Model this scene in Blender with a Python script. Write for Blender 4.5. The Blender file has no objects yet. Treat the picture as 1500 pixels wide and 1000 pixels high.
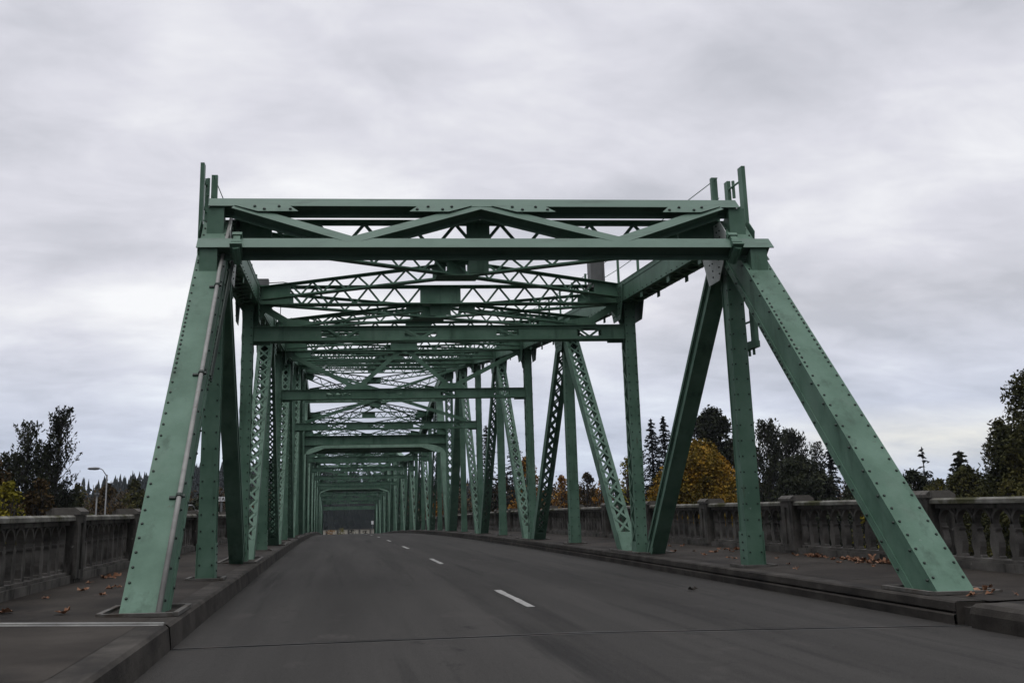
import bpy, math, random
from mathutils import Vector, Matrix
R = math.radians
sc = bpy.context.scene
C = sc.collection

# ------------------------------------------------------------------ camera
F, PX, PY = 1314.66, 686.02, 484.88            # focal length and principal point for a 1500 x 1000 frame
CAM = Vector((-2.5664, 0.0, 1.4209))
YAW, PITCH, ROLL = 0.1496, 0.1936, -0.0197
SKEW = -0.0804                                  # the crossing is skewed: the two trusses are offset along the road
cy, sy, cp, sp, cr, sr = (math.cos(YAW), math.sin(YAW), math.cos(PITCH), math.sin(PITCH), math.cos(ROLL), math.sin(ROLL))
r0 = Vector((cy, -sy, 0)); fw = Vector((sy*cp, cy*cp, sp)); u0 = Vector((-sy*sp, -cy*sp, cp))
rv = r0*cr + u0*sr; uv = u0*cr - r0*sr
cam_data = bpy.data.cameras.new('camera'); cam = bpy.data.objects.new('camera', cam_data); C.objects.link(cam)
cam.matrix_world = Matrix(((rv.x, uv.x, -fw.x, CAM.x), (rv.y, uv.y, -fw.y, CAM.y), (rv.z, uv.z, -fw.z, CAM.z), (0, 0, 0, 1)))
cam_data.sensor_width = 36; cam_data.lens = F/1500*36
cam_data.shift_x = (750-PX)/1500; cam_data.shift_y = (PY-500)/1500
cam_data.clip_start = 0.1; cam_data.clip_end = 6000
sc.camera = cam

def at(u, v, Y):                                # a point at distance Y along the road seen at pixel u, v of the photo
    d = rv*((u-PX)/F) + uv*(-(v-PY)/F) + fw
    return CAM + d*((Y-CAM.y)/d.y)

# ------------------------------------------------------------------ world, sun, exposure
sc.view_settings.view_transform = 'Standard'; sc.view_settings.look = 'None'
sc.view_settings.exposure = 0.0; sc.view_settings.gamma = 1.0
SUN_EL, SUN_AZ = R(70), R(200)
w = bpy.data.worlds.new('World'); sc.world = w; w.use_nodes = True
nt = w.node_tree; nt.nodes.clear()
def N(tree, t, **kw):
    n = tree.nodes.new(t)
    for k, v in kw.items():
        if k.startswith('i_'):
            n.inputs[k[2:].replace('_', ' ')].default_value = v
        else: setattr(n, k, v)
    return n
def build_world():
    L = nt.links.new
    out = N(nt, 'ShaderNodeOutputWorld'); bg = N(nt, 'ShaderNodeBackground'); bg.inputs['Strength'].default_value = 0.1
    L(bg.outputs[0], out.inputs[0])
    sky = N(nt, 'ShaderNodeTexSky', sky_type='NISHITA', sun_disc=False, sun_elevation=SUN_EL, sun_rotation=SUN_AZ)
    tc = N(nt, 'ShaderNodeTexCoord'); sx = N(nt, 'ShaderNodeSeparateXYZ'); L(tc.outputs['Generated'], sx.inputs[0])
    def M(op, a, b=None, clamp=False):
        m = N(nt, 'ShaderNodeMath', operation=op); m.use_clamp = clamp
        for k, q in enumerate((a, b)):
            if q is None: continue
            if isinstance(q, (int, float)): m.inputs[k].default_value = q
            else: L(q, m.inputs[k])
        return m.outputs[0]
    z = M('MAXIMUM', sx.outputs['Z'], 0.0); zz = M('ADD', z, 0.24)
    cx = M('DIVIDE', sx.outputs['X'], zz); cyy = M('DIVIDE', sx.outputs['Y'], zz)
    cmb = N(nt, 'ShaderNodeCombineXYZ'); L(cx, cmb.inputs[0]); L(cyy, cmb.inputs[1]); cmb.inputs[2].default_value = 0.37
    # streaks run diagonally: turn and squash the cloud sheet
    mp = N(nt, 'ShaderNodeMapping'); mp.inputs['Rotation'].default_value = (0, 0, R(-28)); mp.inputs['Scale'].default_value = (1.0, 1.45, 1); L(cmb.outputs[0], mp.inputs[0])
    n1 = N(nt, 'ShaderNodeTexNoise', i_Scale=1.1, i_Detail=5.0, i_Roughness=0.5, i_Distortion=0.15); L(mp.outputs[0], n1.inputs['Vector'])
    n2 = N(nt, 'ShaderNodeTexNoise', i_Scale=4.2, i_Detail=8.0, i_Roughness=0.58, i_Distortion=0.35); L(mp.outputs[0], n2.inputs['Vector'])
    f = M('ADD', M('MULTIPLY', n1.outputs['Fac'], 0.72), M('MULTIPLY', n2.outputs['Fac'], 0.28))
    cr_ = N(nt, 'ShaderNodeValToRGB'); L(f, cr_.inputs[0])
    e = cr_.color_ramp; e.elements[0].position = 0.375; e.elements[0].color = (0.47, 0.478, 0.525, 1)
    e.elements[1].position = 0.65; e.elements[1].color = (0.82, 0.825, 0.84, 1)
    m_ = e.elements.new(0.5); m_.color = (0.62, 0.62, 0.675, 1)
    # bluer towards the horizon
    hz = N(nt, 'ShaderNodeMapRange'); hz.inputs['From Min'].default_value = 0.0; hz.inputs['From Max'].default_value = 0.2; L(z, hz.inputs[0])
    hm = N(nt, 'ShaderNodeMix', data_type='RGBA', blend_type='MULTIPLY'); hm.inputs[0].default_value = 1
    hr = N(nt, 'ShaderNodeValToRGB'); L(hz.outputs[0], hr.inputs[0])
    hr.color_ramp.elements[0].color = (0.80, 0.90, 1.02, 1); hr.color_ramp.elements[1].color = (1, 1, 1, 1)
    hq = hr.color_ramp.elements.new(0.4); hq.color = (0.86, 0.92, 1.0, 1)
    L(cr_.outputs[0], hm.inputs[6]); L(hr.outputs[0], hm.inputs[7])
    # a thin pale yellow break in the cloud low on the right
    dv = N(nt, 'ShaderNodeVectorMath', operation='DOT_PRODUCT'); L(tc.outputs['Generated'], dv.inputs[0])
    dd = (at(1400, 640, 500)-CAM).normalized(); dv.inputs[1].default_value = dd
    az = N(nt, 'ShaderNodeMapRange', interpolation_type='SMOOTHSTEP'); az.inputs['From Min'].default_value = 0.965; az.inputs['From Max'].default_value = 1.0; L(dv.outputs['Value'], az.inputs[0])
    el = M('SUBTRACT', 1.0, M('MULTIPLY', M('ABSOLUTE', M('SUBTRACT', z, dd.z)), 26.0), True)
    br = M('MULTIPLY', M('MULTIPLY', az.outputs[0], el), M('MULTIPLY', n2.outputs['Fac'], 1.0))
    bm = N(nt, 'ShaderNodeMix', data_type='RGBA'); L(br, bm.inputs[0]); L(hm.outputs[2], bm.inputs[6]); bm.inputs[7].default_value = (0.86, 0.83, 0.72, 1)
    # overcast: brighter towards the zenith
    zr = N(nt, 'ShaderNodeMapRange', interpolation_type='SMOOTHSTEP'); zr.inputs['From Min'].default_value = 0.52; zr.inputs['From Max'].default_value = 0.8
    zr.inputs['To Min'].default_value = 12.0; zr.inputs['To Max'].default_value = 20.0; L(z, zr.inputs[0])
    sc_ = N(nt, 'ShaderNodeVectorMath', operation='SCALE'); L(bm.outputs[2], sc_.inputs[0]); L(zr.outputs[0], sc_.inputs['Scale'])
    # unseen low sky behind the viewer, dimmed to keep camera-facing faces dark
    bk = N(nt, 'ShaderNodeMapRange', interpolation_type='SMOOTHSTEP'); bk.inputs['From Min'].default_value = 0.15; bk.inputs['From Max'].default_value = -0.35; bk.inputs['To Min'].default_value = 0.0; bk.inputs['To Max'].default_value = 1.0; L(sx.outputs['Y'], bk.inputs[0])
    lo = N(nt, 'ShaderNodeMapRange', interpolation_type='SMOOTHSTEP'); lo.inputs['From Min'].default_value = 0.75; lo.inputs['From Max'].default_value = 0.35; L(z, lo.inputs[0])
    dk = M('SUBTRACT', 1.0, M('MULTIPLY', M('MULTIPLY', bk.outputs[0], lo.outputs[0]), 0.68))
    s2_ = N(nt, 'ShaderNodeVectorMath', operation='SCALE'); L(sc_.outputs[0], s2_.inputs[0]); L(dk, s2_.inputs['Scale']); sc_ = s2_
    mx = N(nt, 'ShaderNodeMix', data_type='RGBA'); mx.inputs[0].default_value = 0.96; L(sky.outputs[0], mx.inputs[6]); L(sc_.outputs[0], mx.inputs[7])
    L(mx.outputs[2], bg.inputs['Color'])
build_world()
sd = bpy.data.lights.new('sun', 'SUN'); sd.energy = 1.0; sd.angle = R(40); sd.color = (1, 0.97, 0.93)
so = bpy.data.objects.new('sun', sd); C.objects.link(so)
sdir = Vector((math.sin(SUN_AZ)*math.cos(SUN_EL), math.cos(SUN_AZ)*math.cos(SUN_EL), math.sin(SUN_EL)))
so.rotation_euler = sdir.to_track_quat('Z', 'Y').to_euler(); so.location = (0, -20, 60)

# ------------------------------------------------------------------ materials
def mat(name, cols, scale=2.0, detail=5.0, rough=0.6, bump=0.0, bscale=30.0, spec=0.4, stretch=(1, 1, 1), extra=None, coord='Object', pos=(0.35, 0.65)):
    m = bpy.data.materials.new(name); m.use_nodes = True; t = m.node_tree; L = t.links.new
    b = t.nodes['Principled BSDF']; b.inputs['Roughness'].default_value = rough; b.inputs['Specular IOR Level'].default_value = spec
    tc = N(t, 'ShaderNodeTexCoord'); mp = N(t, 'ShaderNodeMapping'); mp.inputs['Scale'].default_value = stretch; L(tc.outputs[coord], mp.inputs[0])
    n = N(t, 'ShaderNodeTexNoise', i_Scale=scale, i_Detail=detail, i_Roughness=0.6); L(mp.outputs[0], n.inputs['Vector'])
    rp = N(t, 'ShaderNodeValToRGB'); L(n.outputs['Fac'], rp.inputs[0])
    el = rp.color_ramp.elements
    for k in range(len(cols)):
        p = pos[0] + (pos[1]-pos[0])*k/max(1, len(cols)-1)
        if k < 2: el[k].position = p; el[k].color = (*cols[k], 1)
        else: q = el.new(p); q.color = (*cols[k], 1)
    out = rp.outputs[0]
    for ex in (extra or []):                    # (colour, scale, low, high, stretch): patches of another colour
        col, s_, lo, hi, st = ex
        mp2 = N(t, 'ShaderNodeMapping'); mp2.inputs['Scale'].default_value = st; mp2.inputs['Location'].default_value = (s_, 3.1*s_, 1.7); L(tc.outputs[coord], mp2.inputs[0])
        n2 = N(t, 'ShaderNodeTexNoise', i_Scale=s_, i_Detail=6.0, i_Roughness=0.65); L(mp2.outputs[0], n2.inputs['Vector'])
        mr = N(t, 'ShaderNodeMapRange'); mr.inputs['From Min'].default_value = lo; mr.inputs['From Max'].default_value = hi; L(n2.outputs['Fac'], mr.inputs[0])
        mi = N(t, 'ShaderNodeMix', data_type='RGBA'); L(mr.outputs[0], mi.inputs[0]); L(out, mi.inputs[6]); mi.inputs[7].default_value = (*col, 1)
        out = mi.outputs[2]
    L(out, b.inputs['Base Color'])
    if bump:
        n3 = N(t, 'ShaderNodeTexNoise', i_Scale=bscale, i_Detail=6.0, i_Roughness=0.7); L(tc.outputs[coord], n3.inputs['Vector'])
        bp = N(t, 'ShaderNodeBump', i_Strength=bump, i_Distance=0.02); L(n3.outputs['Fac'], bp.inputs['Height']); L(bp.outputs[0], b.inputs['Normal'])
    return m
GREEN = mat('green_paint', [(0.062, 0.129, 0.088), (0.085, 0.164, 0.115), (0.112, 0.200, 0.147)], 1.3, 7, 0.55, 0.12, 18, 0.3,
            extra=[((0.034, 0.072, 0.048), 2.6, 0.54, 0.76, (1.5, 1.5, 0.22)), ((0.12, 0.19, 0.145), 1.1, 0.56, 0.80, (1, 1, 0.6)), ((0.060, 0.040, 0.024), 5.0, 0.66, 0.76, (1.3, 1.3, 0.3)), ((0.16, 0.22, 0.19), 9.0, 0.69, 0.74, (1, 1, 1)), ((0.05, 0.045, 0.03), 14.0, 0.72, 0.76, (1, 1, 1))])
GREEN2 = mat('new_green_paint', [(0.086, 0.152, 0.113), (0.105, 0.177, 0.134)], 1.6, 7, 0.5, 0.05, 20, 0.35, extra=[((0.060, 0.10, 0.075), 3.0, 0.55, 0.75, (0.4, 2, 2))])
RIVET = mat('shaded_rivet_paint', [(0.010, 0.022, 0.016), (0.018, 0.034, 0.025)], 3.0, 3, 0.55)  # green paint darkened with the shade around rivet heads; straps and cables share it
CHALK = mat('chalky_gusset_paint', [(0.40, 0.44, 0.415), (0.58, 0.61, 0.59)], 3.0, 5, 0.7, 0.1)
PIPE = mat('galvanised_pipe', [(0.20, 0.20, 0.19), (0.30, 0.30, 0.28)], 4.0, 5, 0.5, 0.1, extra=[((0.12, 0.10, 0.08), 6, 0.6, 0.75, (1, 1, 1))])
FOOT = mat('footing_steel', [(0.06, 0.058, 0.052), (0.12, 0.115, 0.105)], 4.0, 6, 0.8, 0.2, extra=[((0.05, 0.038, 0.028), 3, 0.5, 0.65, (1, 1, 1))])
STEEL = mat('worn_steel', [(0.012, 0.012, 0.012), (0.016, 0.016, 0.015), (0.024, 0.024, 0.023), (0.07, 0.07, 0.068)], 0.5, 5, 0.6, 0.1, extra=[((0.05, 0.04, 0.035), 3, 0.5, 0.65, (1, 1, 1))])
GREYBOX = mat('grey_housing', [(0.10, 0.10, 0.10), (0.14, 0.14, 0.14)], 3.0, 3, 0.6)
CONC = mat('weathered_concrete', [(0.055, 0.052, 0.047), (0.105, 0.098, 0.089), (0.155, 0.146, 0.132)], 1.7, 8, 0.9, 0.5, 25, 0.2,
           extra=[((0.026, 0.025, 0.022), 2.5, 0.52, 0.66, (1.6, 1.6, 0.3)), ((0.20, 0.195, 0.175), 7.0, 0.66, 0.74, (1, 1, 1))])
COPE = mat('mossy_coping', [(0.09, 0.087, 0.074), (0.17, 0.165, 0.145), (0.25, 0.245, 0.225)], 2.5, 8, 0.9, 0.5, 25, 0.2,
           extra=[((0.055, 0.055, 0.026), 1.6, 0.5, 0.64, (1, 1, 1))])
WALK = mat('dark_sidewalk', [(0.022, 0.0188, 0.0158), (0.033, 0.0285, 0.0240), (0.045, 0.0392, 0.0335)], 0.9, 8, 0.9, 0.35, 60, 0.15,
           extra=[((0.014, 0.013, 0.012), 0.6, 0.52, 0.66, (1, 0.5, 1)), ((0.10, 0.095, 0.09), 22.0, 0.75, 0.78, (1, 1, 1))])
KERB = mat('kerb_concrete', [(0.025, 0.0222, 0.0190), (0.041, 0.0368, 0.0318), (0.062, 0.0560, 0.0490)], 2.2, 8, 0.9, 0.45, 40, 0.2,
           extra=[((0.014, 0.013, 0.012), 1.5, 0.52, 0.66, (1, 0.25, 1))])
WHITE = mat('worn_white_paint', [(0.16, 0.16, 0.155), (0.32, 0.315, 0.30)], 9.0, 6, 0.7, pos=(0.25, 0.55), extra=[((0.09, 0.09, 0.088), 14, 0.56, 0.70, (1, 1, 1))])
LEAF = mat('dry_leaf', [(0.14, 0.065, 0.035), (0.22, 0.105, 0.055), (0.27, 0.16, 0.10)], 5.0, 3, 0.7, pos=(0.3, 0.7))
BARK = mat('bark', [(0.018, 0.015, 0.012), (0.04, 0.033, 0.028)], 3.0, 5, 0.9)
LAMP = mat('lamp_metal', [(0.13, 0.135, 0.14), (0.18, 0.185, 0.19)], 3.0, 3, 0.5)
SIGNW = mat('sign_white', [(0.70, 0.70, 0.70), (0.78, 0.78, 0.78)], 3.0, 3, 0.6)
SIGNB = mat('sign_black', [(0.01, 0.01, 0.01), (0.015, 0.015, 0.015)], 3.0, 3, 0.6)
WALLW = mat('pale_wall', [(0.40, 0.375, 0.31), (0.50, 0.475, 0.40)], 0.3, 5, 0.9)
GRASS = mat('ground_cover', [(0.010, 0.012, 0.006), (0.020, 0.018, 0.009)], 0.15, 6, 1.0, spec=0.0)
WATER = mat('river_water', [(0.015, 0.022, 0.022), (0.02, 0.028, 0.027)], 0.05, 3, 0.12, 0.15, 1.5, 0.5)
HILL = mat('hill_ground', [(0.004, 0.006, 0.006), (0.009, 0.011, 0.009)], 0.03, 5, 1.0, spec=0.0)
def asphalt():
    m = mat('asphalt', [(0.027, 0.0253, 0.0231), (0.037, 0.0350, 0.0321), (0.052, 0.0492, 0.0453)], 0.5, 9, 0.85, 0.7, 70, 0.2, stretch=(2.2, 0.10, 1), pos=(0.3, 0.7),
            extra=[((0.050, 0.047, 0.0432), 0.9, 0.50, 0.72, (1.1, 0.05, 1)), ((0.018, 0.0172, 0.0160), 1.1, 0.54, 0.70, (1.6, 0.07, 1)), ((0.054, 0.050, 0.046), 1.3, 0.60, 0.72, (1, 0.5, 1)), ((0.020, 0.019, 0.018), 3.0, 0.62, 0.72, (1, 0.6, 1)),
                   ((0.085, 0.081, 0.075), 34.0, 0.62, 0.74, (1, 1, 1)), ((0.010, 0.0095, 0.009), 42.0, 0.58, 0.70, (1, 1, 1))])
    return m
ASPH = asphalt()

# ------------------------------------------------------------------ mesh helpers
class MB:
    def __init__(s, skew=True): s.v = []; s.f = []; s.skew = skew
    def hexa(s, pts):
        b = len(s.v); s.v += [tuple(p) for p in pts]
        s.f += [(b, b+3, b+2, b+1), (b+4, b+5, b+6, b+7), (b, b+1, b+5, b+4), (b+1, b+2, b+6, b+5), (b+2, b+3, b+7, b+6), (b+3, b, b+4, b+7)]
    def ob(s, c, ax, ay, az, dx, dy, dz):       # oriented box
        c = Vector(c); X = Vector(ax)*dx/2; Y = Vector(ay)*dy/2; Z = Vector(az)*dz/2
        s.hexa([c-X-Y-Z, c+X-Y-Z, c+X+Y-Z, c-X+Y-Z, c-X-Y+Z, c+X-Y+Z, c+X+Y+Z, c-X+Y+Z])
    def box(s, c, dx, dy, dz): s.ob(c, (1, 0, 0), (0, 1, 0), (0, 0, 1), dx, dy, dz)
    def bar(s, p, q, wa, wb, a):                # bar from p to q: width wa along a, wb along the third axis
        p = Vector(p); q = Vector(q); t = (q-p); l = t.length; t.normalize()
        a = Vector(a); a = (a - t*a.dot(t)).normalized(); b = t.cross(a)
        s.ob((p+q)/2, a, b, t, wa, wb, l)
    def prism(s, poly, d):                      # closed polygon (list of points) extruded by the vector d
        n = len(poly); b = len(s.v); d = Vector(d)
        s.v += [tuple(Vector(p)) for p in poly] + [tuple(Vector(p)+d) for p in poly]
        s.f += [tuple(range(b, b+n))[::-1], tuple(range(b+n, b+2*n))]
        s.f += [(b+i, b+(i+1) % n, b+n+(i+1) % n, b+n+i) for i in range(n)]
    def tube(s, pts, r, n=8, r1=None):
        pts = [Vector(p) for p in pts]; b = len(s.v); m = len(pts)
        for i, p in enumerate(pts):
            t = (pts[min(i+1, m-1)]-pts[max(i-1, 0)]).normalized()
            a = t.orthogonal().normalized() if abs(t.z) > .95 else t.cross(Vector((0, 0, 1))).normalized()
            c = t.cross(a); rr = r if r1 is None else r+(r1-r)*i/(m-1)
            for k in range(n):
                g = 2*math.pi*k/n; s.v.append(tuple(p+(a*math.cos(g)+c*math.sin(g))*rr))
        for i in range(m-1):
            for k in range(n):
                s.f.append((b+i*n+k, b+i*n+(k+1) % n, b+(i+1)*n+(k+1) % n, b+(i+1)*n+k))
        s.f.append(tuple(b+k for k in range(n))[::-1]); s.f.append(tuple(b+(m-1)*n+k for k in range(n)))
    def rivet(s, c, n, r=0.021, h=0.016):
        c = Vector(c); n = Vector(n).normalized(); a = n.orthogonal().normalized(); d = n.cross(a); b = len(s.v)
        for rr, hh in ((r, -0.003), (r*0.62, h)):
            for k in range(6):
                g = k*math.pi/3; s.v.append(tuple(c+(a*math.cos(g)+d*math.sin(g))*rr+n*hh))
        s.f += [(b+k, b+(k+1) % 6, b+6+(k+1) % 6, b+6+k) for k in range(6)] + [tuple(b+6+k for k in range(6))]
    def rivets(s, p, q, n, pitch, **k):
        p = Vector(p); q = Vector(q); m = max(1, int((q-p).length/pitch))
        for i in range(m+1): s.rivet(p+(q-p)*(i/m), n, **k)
    def build(s, name, m, parent=None, smooth=False, riv=None):
        nf = len(s.f)
        if riv is not None and riv.f:
            b = len(s.v); s.v += riv.v; s.f += [tuple(i+b for i in f) for f in riv.f]
        o = Vector((0, 0, 0)); par = parent
        while par is not None: o += par.location; par = par.parent
        me = bpy.data.meshes.new(name)
        k = SKEW if s.skew else 0.0
        me.from_pydata([(x-o.x, y+k*x-o.y, z-o.z) for x, y, z in s.v], [], s.f)
        me.materials.append(m)
        if len(s.f) > nf:
            me.materials.append(RIVET)
            me.polygons.foreach_set('material_index', [0]*nf+[1]*(len(s.f)-nf))
        if smooth: me.polygons.foreach_set('use_smooth', [True]*len(me.polygons))
        me.update()
        ob = bpy.data.objects.new(name, me); C.objects.link(ob)
        if parent is not None: ob.parent = parent
        return ob
def tag(o, label=None, cat=None, group=None, kind=None):
    for k, v in (('label', label), ('category', cat), ('group', group), ('kind', kind)):
        if v: o[k] = v
    return o
def empty(name, loc, label, cat, group=None):
    o = bpy.data.objects.new(name, None); C.objects.link(o); o.location = loc; o.empty_display_size = 0.3
    return tag(o, label, cat, group)
def struct(o): o['kind'] = 'structure'; return o

# ------------------------------------------------------------------ deck
def D(y):                                       # top of the kerb along the bridge: level, then over a long crest
    if y < 10: return 0.32
    if y < 172: return 0.32 - 1.55e-4*(y-10)**2
    t = min(y-172, 205); return D(171.99) - 0.0502*t + 0.00012*t*t
KH = 0.25                                       # kerb height
def strip(mb, prof, y0, y1, step, dz=0.0):      # sweep an open x,z profile (z relative to the kerb top) along y
    n = max(1, int(math.ceil((y1-y0)/step))); b = len(mb.v); m = len(prof)
    for i in range(n+1):
        y = y0+(y1-y0)*i/n
        for x, z in prof: mb.v.append((x, y, D(y)+z+dz))
    for i in range(n):
        for k in range(m-1): mb.f.append((b+i*m+k, b+i*m+k+1, b+(i+1)*m+k+1, b+(i+1)*m+k))
mb = MB(); strip(mb, [(-4.3, -KH), (-2.1, -KH+.03), (0, -KH+.045), (2.1, -KH+.03), (4.3, -KH)], -14, 9.43, 2)
strip(mb, [(-4.3, -KH), (-2.1, -KH+.03), (0, -KH+.045), (2.1, -KH+.03), (4.3, -KH)], 9.57, 250, 2)
struct(mb.build('road', ASPH))
def roadz(x, y): return D(y)-KH+.045*(1-abs(x)/4.3)
# expansion joint: two steel bars and a dark rubber seal
mb = MB()
for y in (9.45, 9.55):
    for x in [-4.3+.43*k for k in range(20)]:
        mb.hexa([(x, y-.018, roadz(x, 9.5)-.1), (x+.43, y-.018, roadz(x+.43, 9.5)-.1), (x+.43, y+.018, roadz(x+.43, 9.5)-.1), (x, y+.018, roadz(x, 9.5)-.1),
                 (x, y-.018, roadz(x, 9.5)+.004), (x+.43, y-.018, roadz(x+.43, 9.5)+.004), (x+.43, y+.018, roadz(x+.43, 9.5)+.004), (x, y+.018, roadz(x, 9.5)+.004)])
ej = struct(mb.build('expansion_joint', STEEL))
mb = MB(); mb.box((0, 9.5, -.05), 8.6, .12, .1); sl = mb.build('rubber_seal', SIGNB, ej)
# worn lane dashes
mb = MB(); rnd = random.Random(4)
y = 12.1
while y < 150:
    yy = y
    while yy < y+2.6:
        y2 = min(yy+.3, y+2.6); a = -.055+rnd.uniform(-.008, .008); b_ = .055+rnd.uniform(-.008, .008)
        mb.v += [(a+.03, yy, roadz(0, yy)+.004), (b_+.03, yy, roadz(0, yy)+.004), (b_+.03, y2, roadz(0, y2)+.004), (a+.03, y2, roadz(0, y2)+.004)]
        n = len(mb.v); mb.f.append((n-4, n-3, n-2, n-1)); yy = y2
    y += 10.15
struct(mb.build('lane_marking', WHITE))
# kerbs and sidewalks
mb = MB()
def lengths(y0, y1, l, g):
    out = []; y = y0
    while y < y1-.1: out.append((y, min(y1, y+l)-g)); y += l
    return out
for a, b_ in lengths(-14.55, 9.46, 6.0, .012)+lengths(9.5, 171, 5.96, .012):
    strip(mb, [(-4.55, -.6), (-4.55, -.001), (-4.235, -.001), (-4.20, -.03), (-4.17, -KH-.05)][::-1], a, b_, 1.0)
struct(mb.build('kerb', KERB))
mb = MB()
for a, b_ in lengths(9.6, 171, 5.96, .012):
    strip(mb, [(4.10, -KH-.05), (4.09, -.150), (4.105, -.135), (4.22, -.135)], a, b_, 1.0)
    strip(mb, [(4.20, -.118), (4.125, -.118), (4.115, -.105), (4.12, -.02), (4.15, -.001), (4.5, -.001)], a, b_, 1.0)
# the approach kerb ends in a rounded block
pr = [(4.10, -KH-.05), (4.085, -.10), (4.11, -.03), (4.17, 0.004), (4.5, 0.004)]
strip(mb, pr, -14, 9.25, 1.0)
b0 = len(mb.v)
for j in range(7):
    g = j*math.pi/12
    for x, z in pr: mb.v.append((x+.10*(1-math.cos(g)), 9.25+.18*math.sin(g), D(9)+z-.03*(1-math.cos(g))))
for j in range(6):
    for k in range(4): mb.f.append((b0+j*5+k, b0+j*5+k+1, b0+(j+1)*5+k+1, b0+(j+1)*5+k))
mb.f.append(tuple(b0+30+k for k in range(5)))
mb.hexa([(4.2, 9.45, -.2), (4.5, 9.45, -.2), (4.5, 9.6, -.2), (4.2, 9.6, -.2), (4.2, 9.45, D(9)-.06), (4.5, 9.45, D(9)-.06), (4.5, 9.6, D(9)-.06), (4.2, 9.6, D(9)-.06)])
mb.box((4.4, 9.6, .1), .55, .02, .42)
struct(mb.build('kerb', KERB))
mb = MB()
for a, b_ in lengths(-14.6, 9.42, 3.0, .014)+lengths(9.58, 171, 2.98, .014): strip(mb, [(-7.4, .075), (-4.5, .002)], a, b_, 1.5)
struct(mb.build('sidewalk', WALK))
mb = MB()
for a, b_ in lengths(-14.6, 9.46, 3.0, .014)+lengths(9.5, 171, 2.98, .014): strip(mb, [(4.45, .002), (7.4, .075)], a, b_, 1.5)
struct(mb.build('sidewalk', WALK))
mb = MB(); mb.hexa([(-7.2, 9.42, .1), (-4.26, 9.42, .1), (-4.26, 9.58, .1), (-7.2, 9.58, .1), (-7.2, 9.42, .388), (-4.26, 9.42, .318), (-4.26, 9.58, .318), (-7.2, 9.58, .388)])
mb.hexa([(-7.2, 9.47, .3), (-4.26, 9.47, .3), (-4.26, 9.53, .3), (-7.2, 9.53, .3), (-7.2, 9.47, .408), (-4.26, 9.47, .336), (-4.26, 9.53, .336), (-7.2, 9.53, .408)])
struct(mb.build('joint_plate', PIPE))
# edge of the deck below the balustrades, so that it has a thickness from the side
mb = MB()
for s in (-1, 1): strip(mb, [(s*7.4, .08), (s*7.4, -.9), (s*5.2, -1.2)][::-s], -14, 171, 3)
struct(mb.build('deck_edge', CONC))

# ------------------------------------------------------------------ the truss bridge
XT = 4.67; P = 5.961; Y0 = 9.64
def ny(i): return Y0+P*i
HT = [0, 6.02, 6.29, 6.75, 7.28, 7.95, 8.75, 9.55, 10.25, 9.75, 8.75, 7.8, 7.1, 6.75]
HT = HT + [HT[26-i] for i in range(14, 27)]
def top(s, i): return Vector((s*XT, ny(i), D(ny(i))+HT[i]))
def low(s, i): return Vector((s*XT, ny(i), D(ny(i))-1.22))
BR = empty('truss_bridge', (0, ny(0)+.9, 0.3), 'green riveted steel truss bridge with lattice bracing overhead, carrying the road away from the viewer', 'bridge')
EX = Vector((1, 0, 0)); EY = Vector((0, 1, 0)); EZ = Vector((0, 0, 1))

def deck_clip(p, q):                            # bring the lower end of a member up to just under the deck
    p = Vector(p); q = Vector(q); zc = D(p.y)-.25; t = (zc-p.z)/(q.z-p.z)
    return p+(q-p)*max(0, t)
def axes(p, q, side=EX):
    t = (Vector(q)-Vector(p)).normalized(); n = side.cross(t).normalized()   # n: normal of the front face
    if n.y > 0: n = -n
    return t, n
def solid(mb, p, q, W, Dp):                     # riveted box: two plates wider than the webs
    t, n = axes(p, q); c = (p+q)/2; l = (q-p).length
    mb.ob(c+n*(Dp/2-.006), EX, n, t, W, .012, l); mb.ob(c-n*(Dp/2-.006), EX, n, t, W, .012, l)
    for k in (-1, 1): mb.ob(c+EX*k*(W/2-.03), EX, n, t, .016, Dp-.026, l)
    # corner angles, a little proud on the sides
    for k in (-1, 1):
        for m in (-1, 1): mb.ob(c+EX*k*(W/2-.014)+n*m*(Dp/2-.06), EX, n, t, .016, .09, l)
def laced(mb, p, q, a, wa, b, wb, pitch, double=True, bw=.055, fl=.075, bat=.5):
    # two channels with their webs at +-wa/2 along a; lacing bars on the +-wb/2 faces along b
    p = Vector(p); q = Vector(q); t = (q-p).normalized(); l = (q-p).length; c = (p+q)/2
    a = Vector(a); a = (a-t*a.dot(t)).normalized(); b = t.cross(a).normalized()
    for k in (-1, 1):
        mb.ob(c+a*k*(wa/2-.008), a, b, t, .016, wb, l)
        for m in (-1, 1): mb.ob(c+a*k*(wa/2-fl/2-.016)+b*m*(wb/2-.006), a, b, t, fl, .012, l)
    inner = wa/2-fl*.6
    for m in (-1, 1):
        o = b*m*(wb/2+.007)
        for e, dd in ((p, t), (q, -t)): mb.ob(e+dd*bat/2+o, a, b, t, wa*.98, .012, bat)
        n = max(2, int(round((l-2*bat)/pitch))); st = (l-2*bat)/n
        for i in range(n):
            z0 = p+t*(bat+st*i); z1 = p+t*(bat+st*(i+1))
            if double:
                mb.bar(z0-a*inner+o, z1+a*inner+o, bw, .010, a); mb.bar(z0+a*inner+o*1.02, z1-a*inner+o*1.02, bw, .010, a)
            else:
                k = 1 if i % 2 else -1
                mb.bar(z0-a*inner*k+o, z1+a*inner*k+o, bw, .010, a)
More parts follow.
